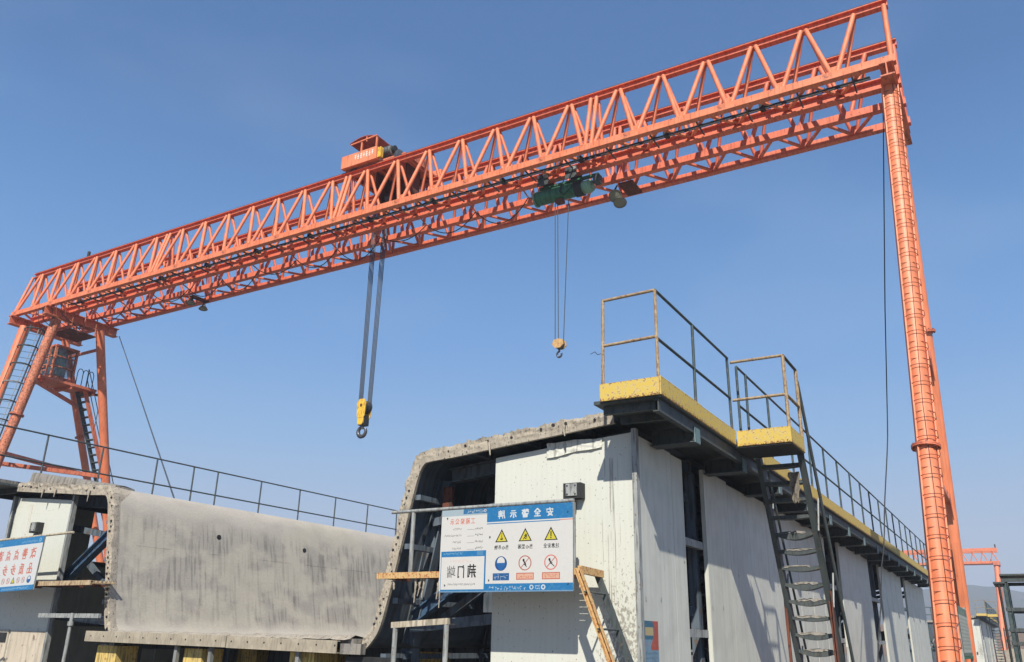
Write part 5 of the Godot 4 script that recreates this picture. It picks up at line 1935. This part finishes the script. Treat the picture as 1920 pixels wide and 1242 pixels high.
	for i in 4:
		for z in [-100.0, -101.2]:
			s = st()
			tube(s, Vector3(-2.5, 0.4 + i, z), Vector3(-1.5, 0.4 + i, z), 0.04, 6)
			obj("ledger", s, M.dark, tw)
			if i < 3:
				s = st()
				tube(s, Vector3(-2.5 if i % 2 == 0 else -1.5, 0.4 + i, z), Vector3(-1.5 if i % 2 == 0 else -2.5, 1.4 + i, z), 0.03, 6)
				obj("brace", s, M.dark, tw)
	# things stacked beyond
	var r := RandomNumberGenerator.new()
	r.seed = 21
	var spots := [[-1.4, -96, 2.2], [1.6, -104, 2.6], [4.6, -98, 2.0], [-3.0, -112, 1.8], [0.6, -118, 2.4], [3.4, -122, 3.0]]
	var words_ := ["lowest grey concrete block nearest the far crane leg", "long pale concrete block beside the black steel rack's foot", "pale concrete block behind the black steel rack at far right", "small pale block left of the far crane's leg foot", "wide pale block behind the nearest grey blocks", "farthest pale concrete block under the earth bank"]
	for i in spots.size():
		var q: Array = spots[i]
		s = st()
		var h := 0.9 + 0.8 * r.randf()
		prism(s, PackedVector2Array([Vector2(-q[2] / 2, 0), Vector2(q[2] / 2, 0), Vector2(q[2] / 2 - 0.1, h * 0.9), Vector2(q[2] / 2 - 0.25, h), Vector2(-q[2] / 2 + 0.2, h), Vector2(-q[2] / 2 + 0.06, h * 0.85)]), Vector3(q[0], 0.01, q[1]), Vector3(1, 0, 0), Vector3.UP, Vector3(0, 0, -1.6))
		tag(obj("concrete_block", s, M.crust), words_[i], "concrete block", "concrete blocks in the far yard")
	# earth bank and hills
	s = st()
	var nf := FastNoiseLite.new()
	nf.seed = 17
	nf.frequency = 0.02
	nf.fractal_octaves = 4
	var rows := []
	for i in 30:
		var line := []
		for j in 60:
			var x := -90.0 + 200.0 * j / 59.0
			var z := -190.0 - 130.0 * i / 29.0
			var h := 6.0 * sstep(0, 0.55, i / 29.0) * (1.0 + 0.5 * nf.get_noise_2d(x, z)) * (1.0 if i < 29 else 0.0) - 0.1
			line.append(Vector3(x, h, z))
		rows.append(line)
	sheet(s, rows, Vector3(0, 1, 0.3))
	obj("earth_bank", s, M.earth).set_meta("kind", "structure")
	s = st()
	rows = []
	nf.frequency = 0.0022
	for i in 24:
		var line := []
		for j in 120:
			var u := j / 119.0
			var a := lerpf(-1.35, 0.9, u)
			var d := 780.0 + 700.0 * i / 23.0
			var x := sin(a) * d
			var z := -cos(a) * d
			var ridge := 34.0 * exp(-pow((a + 0.06) / 0.10, 2)) + 26.0 * exp(-pow((a - 0.25) / 0.18, 2)) + 20.0 * exp(-pow((a + 0.55) / 0.3, 2)) + 24
			var h := (ridge + 24.0 * nf.get_noise_2d(x, z) + 6.0 * nf.get_noise_2d(x * 5, z * 5)) * sstep(0, 0.5, i / 23.0) - 1.0
			line.append(Vector3(x, h, z))
		rows.append(line)
	sheet(s, rows, Vector3(0, 1, 0.3))
	obj("hills", s, M.hill).set_meta("kind", "structure")
	s = st()
	var g := 2500.0
	quad(s, Vector3(-g, 0, -g), Vector3(g, 0, -g), Vector3(g, 0, 200), Vector3(-g, 0, 200), Vector3.UP)
	obj("ground", s, M.ground).set_meta("kind", "structure")

func sky_picture() -> ImageTexture:
	var w := 512
	var h := 256
	var im := Image.create(w, h, false, Image.FORMAT_RGBF)
	var nf := FastNoiseLite.new()
	nf.seed = 12
	nf.frequency = 1.6
	nf.fractal_octaves = 5
	var stops := [[-90.0, c8(104, 98, 90)], [-1.0, c8(140, 138, 134)], [0.0, c8(204, 211, 222)], [5.0, c8(188, 204, 226)], [12.0, c8(149, 188, 231)], [18.0, c8(122, 169, 225)], [26.0, c8(101, 149, 207)], [34.0, c8(86, 128, 184)], [45.0, c8(80, 119, 174)], [90.0, c8(64, 94, 148)]]
	for y in h:
		var el := 90.0 - (y + 0.5) / h * 180.0
		var c := Color()
		for k in stops.size() - 1:
			if el >= stops[k][0] and el <= stops[k + 1][0]:
				var t: float = (el - stops[k][0]) / (stops[k + 1][0] - stops[k][0])
				c = stops[k][1].srgb_to_linear().lerp(stops[k + 1][1].srgb_to_linear(), t)
		for x in w:
			var a := TAU * x / w
			var p := Vector3(cos(a) * cos(deg_to_rad(el)), sin(deg_to_rad(el)) * 3.0, sin(a) * cos(deg_to_rad(el)))
			var wisp := sstep(0.05, 0.6, nf.get_noise_3dv(p)) * 0.09 * sstep(2, 12, el)
			var q := c.lerp(Color(0.52, 0.68, 0.86), wisp)
			im.set_pixel(x, y, q)
	return ImageTexture.create_from_image(im)

func _ready():
	rng.seed = 4
	# camera: a lens pitched 20 degrees up, turned left of the moulds' length
	var cam := Camera3D.new()
	cam.name = "camera"
	add_child(cam)
	cam.transform = Transform3D(Basis(Vector3(0.8628, 0.0199, -0.5051), Vector3(0.1580, 0.9384, 0.3073), Vector3(0.4801, -0.3450, 0.8065)).orthonormalized(), Vector3(0, 1.6, 0))
	cam.fov = 43.11
	cam.near = 0.1
	cam.far = 4000
	cam.current = true
	# sky
	var we := WorldEnvironment.new()
	we.name = "world_environment"
	var env := Environment.new()
	env.background_mode = Environment.BG_SKY
	var sky := Sky.new()
	var pm := PanoramaSkyMaterial.new()
	pm.panorama = sky_picture()
	sky.sky_material = pm
	env.sky = sky
	env.background_energy_multiplier = 0.77
	env.tonemap_mode = Environment.TONE_MAPPER_LINEAR
	env.tonemap_exposure = 1.3
	env.sdfgi_enabled = true
	env.ssao_enabled = true
	env.ssil_enabled = true
	env.fog_enabled = true
	env.fog_density = 0.0010
	env.fog_light_color = c8(170, 180, 196)
	we.environment = env
	add_child(we)
	# sun: high, behind the camera and to its right
	var sun := DirectionalLight3D.new()
	sun.name = "sun"
	add_child(sun)
	sun.look_at_from_position(Vector3.ZERO, Vector3(-0.42, -1.0, -1.0), Vector3.UP)
	sun.light_energy = 1.6
	sun.light_color = Color(1.0, 0.965, 0.90)
	sun.light_angular_distance = 0.5
	sun.shadow_enabled = true
	make_materials()
	M.white_paint = plain(c8(226, 222, 214), 0.6)
	M.frame_steel = worn(c8(98, 110, 122), c8(84, 96, 110), c8(96, 82, 74), {seed = 87, spots = 0.66, edge = 0.1, scale = 0.8, rough = 0.6, w = 256, h = 256})
	M.plank_pale = worn(c8(186, 177, 160), c8(164, 154, 136), c8(140, 120, 96), {seed = 89, spots = 0.66, edge = 0.1, scale = 1.2, rough = 0.9, w = 256, h = 256})
	M.mud = worn(c8(166, 158, 142), c8(144, 136, 122), c8(122, 114, 104), {seed = 90, streaks = 0.1, spots = 0.76, edge = 0.14, scale = 0.9, rough = 0.95, grain = 0.2})
	M.foil = worn(c8(204, 206, 198), c8(192, 194, 186), c8(150, 142, 130), {seed = 92, spots = 0.74, edge = 0.1, scale = 1.2, rough = 0.45, w = 256, h = 256})
	M.plate_teal = worn(c8(112, 136, 142), c8(92, 118, 126), c8(96, 86, 76), {seed = 94, spots = 0.66, edge = 0.1, scale = 1.0, w = 256, h = 256})
	M.face_right = face_material(1)
	M.face_left = face_material(-1)
	M.mud_pale = worn(c8(194, 184, 168), c8(180, 170, 154), c8(120, 108, 96), {seed = 95, spots = 0.76, edge = 0.05, streaks = 0.1, scale = 0.6, rough = 0.8, w = 256, h = 256})
	M.rung_rust = worn(c8(146, 80, 60), c8(128, 70, 54), c8(96, 62, 50), {seed = 97, spots = 0.7, scale = 1.0, w = 128, h = 128})
	M.roof_red = worn(c8(164, 78, 64), c8(150, 74, 62), c8(104, 62, 54), {seed = 98, spots = 0.7, scale = 0.8, w = 256, h = 256})
	M.toe_face = toe_material()
	M.blue_bright = plain(c8(60, 120, 170), 0.5)
	build_distance()
	var right := make_mould(1.0, "nearer steel side mould with yellow-edged walkway and white cladding")
	make_mould(-1.0, "left steel side mould with smooth grey concrete-stained web")
	build_crane()
	build_trolley()
	build_hooks()
	build_landing_and_ladder()
	build_signs()
	build_end_fittings()
	build_lines()
	flood(Vector3(-9.5, 15.2, -22.35), Vector3(0.45, -0.75, 0.9), 0.21, "upper of two round floodlights right of the green hoist")
	flood(Vector3(-9.4, 15.0, -22.5), Vector3(0.3, -1.2, 0.5), 0.21, "lower of two round floodlights right of the green hoist")
	flood(Vector3(-29.95, 15.3, -22.4), Vector3(0.1, -1.0, 0.15), 0.2, "left of two floodlights under the truss's left part")
	flood(Vector3(-29.7, 15.15, -22.9), Vector3(0.1, -1.0, 0.1), 0.19, "right of two floodlights under the truss's left part")
	# the next set of moulds in the same line, far down the yard
	var far: Node3D = right.duplicate()
	add(far, "far_side_mould", self)
	far.position = right.position + Vector3(0, 0, -76)
	var stair: Node3D = get_node("steel_ladder").duplicate()
	add(stair, "far_ladder", self)
	stair.position = get_node("steel_ladder").position + Vector3(0, 0, -74.6)
	stair.set_meta("label", "tiny distant ladder beside the distant side mould")
	far.set_meta("label", "distant side mould beyond the crane's right leg")
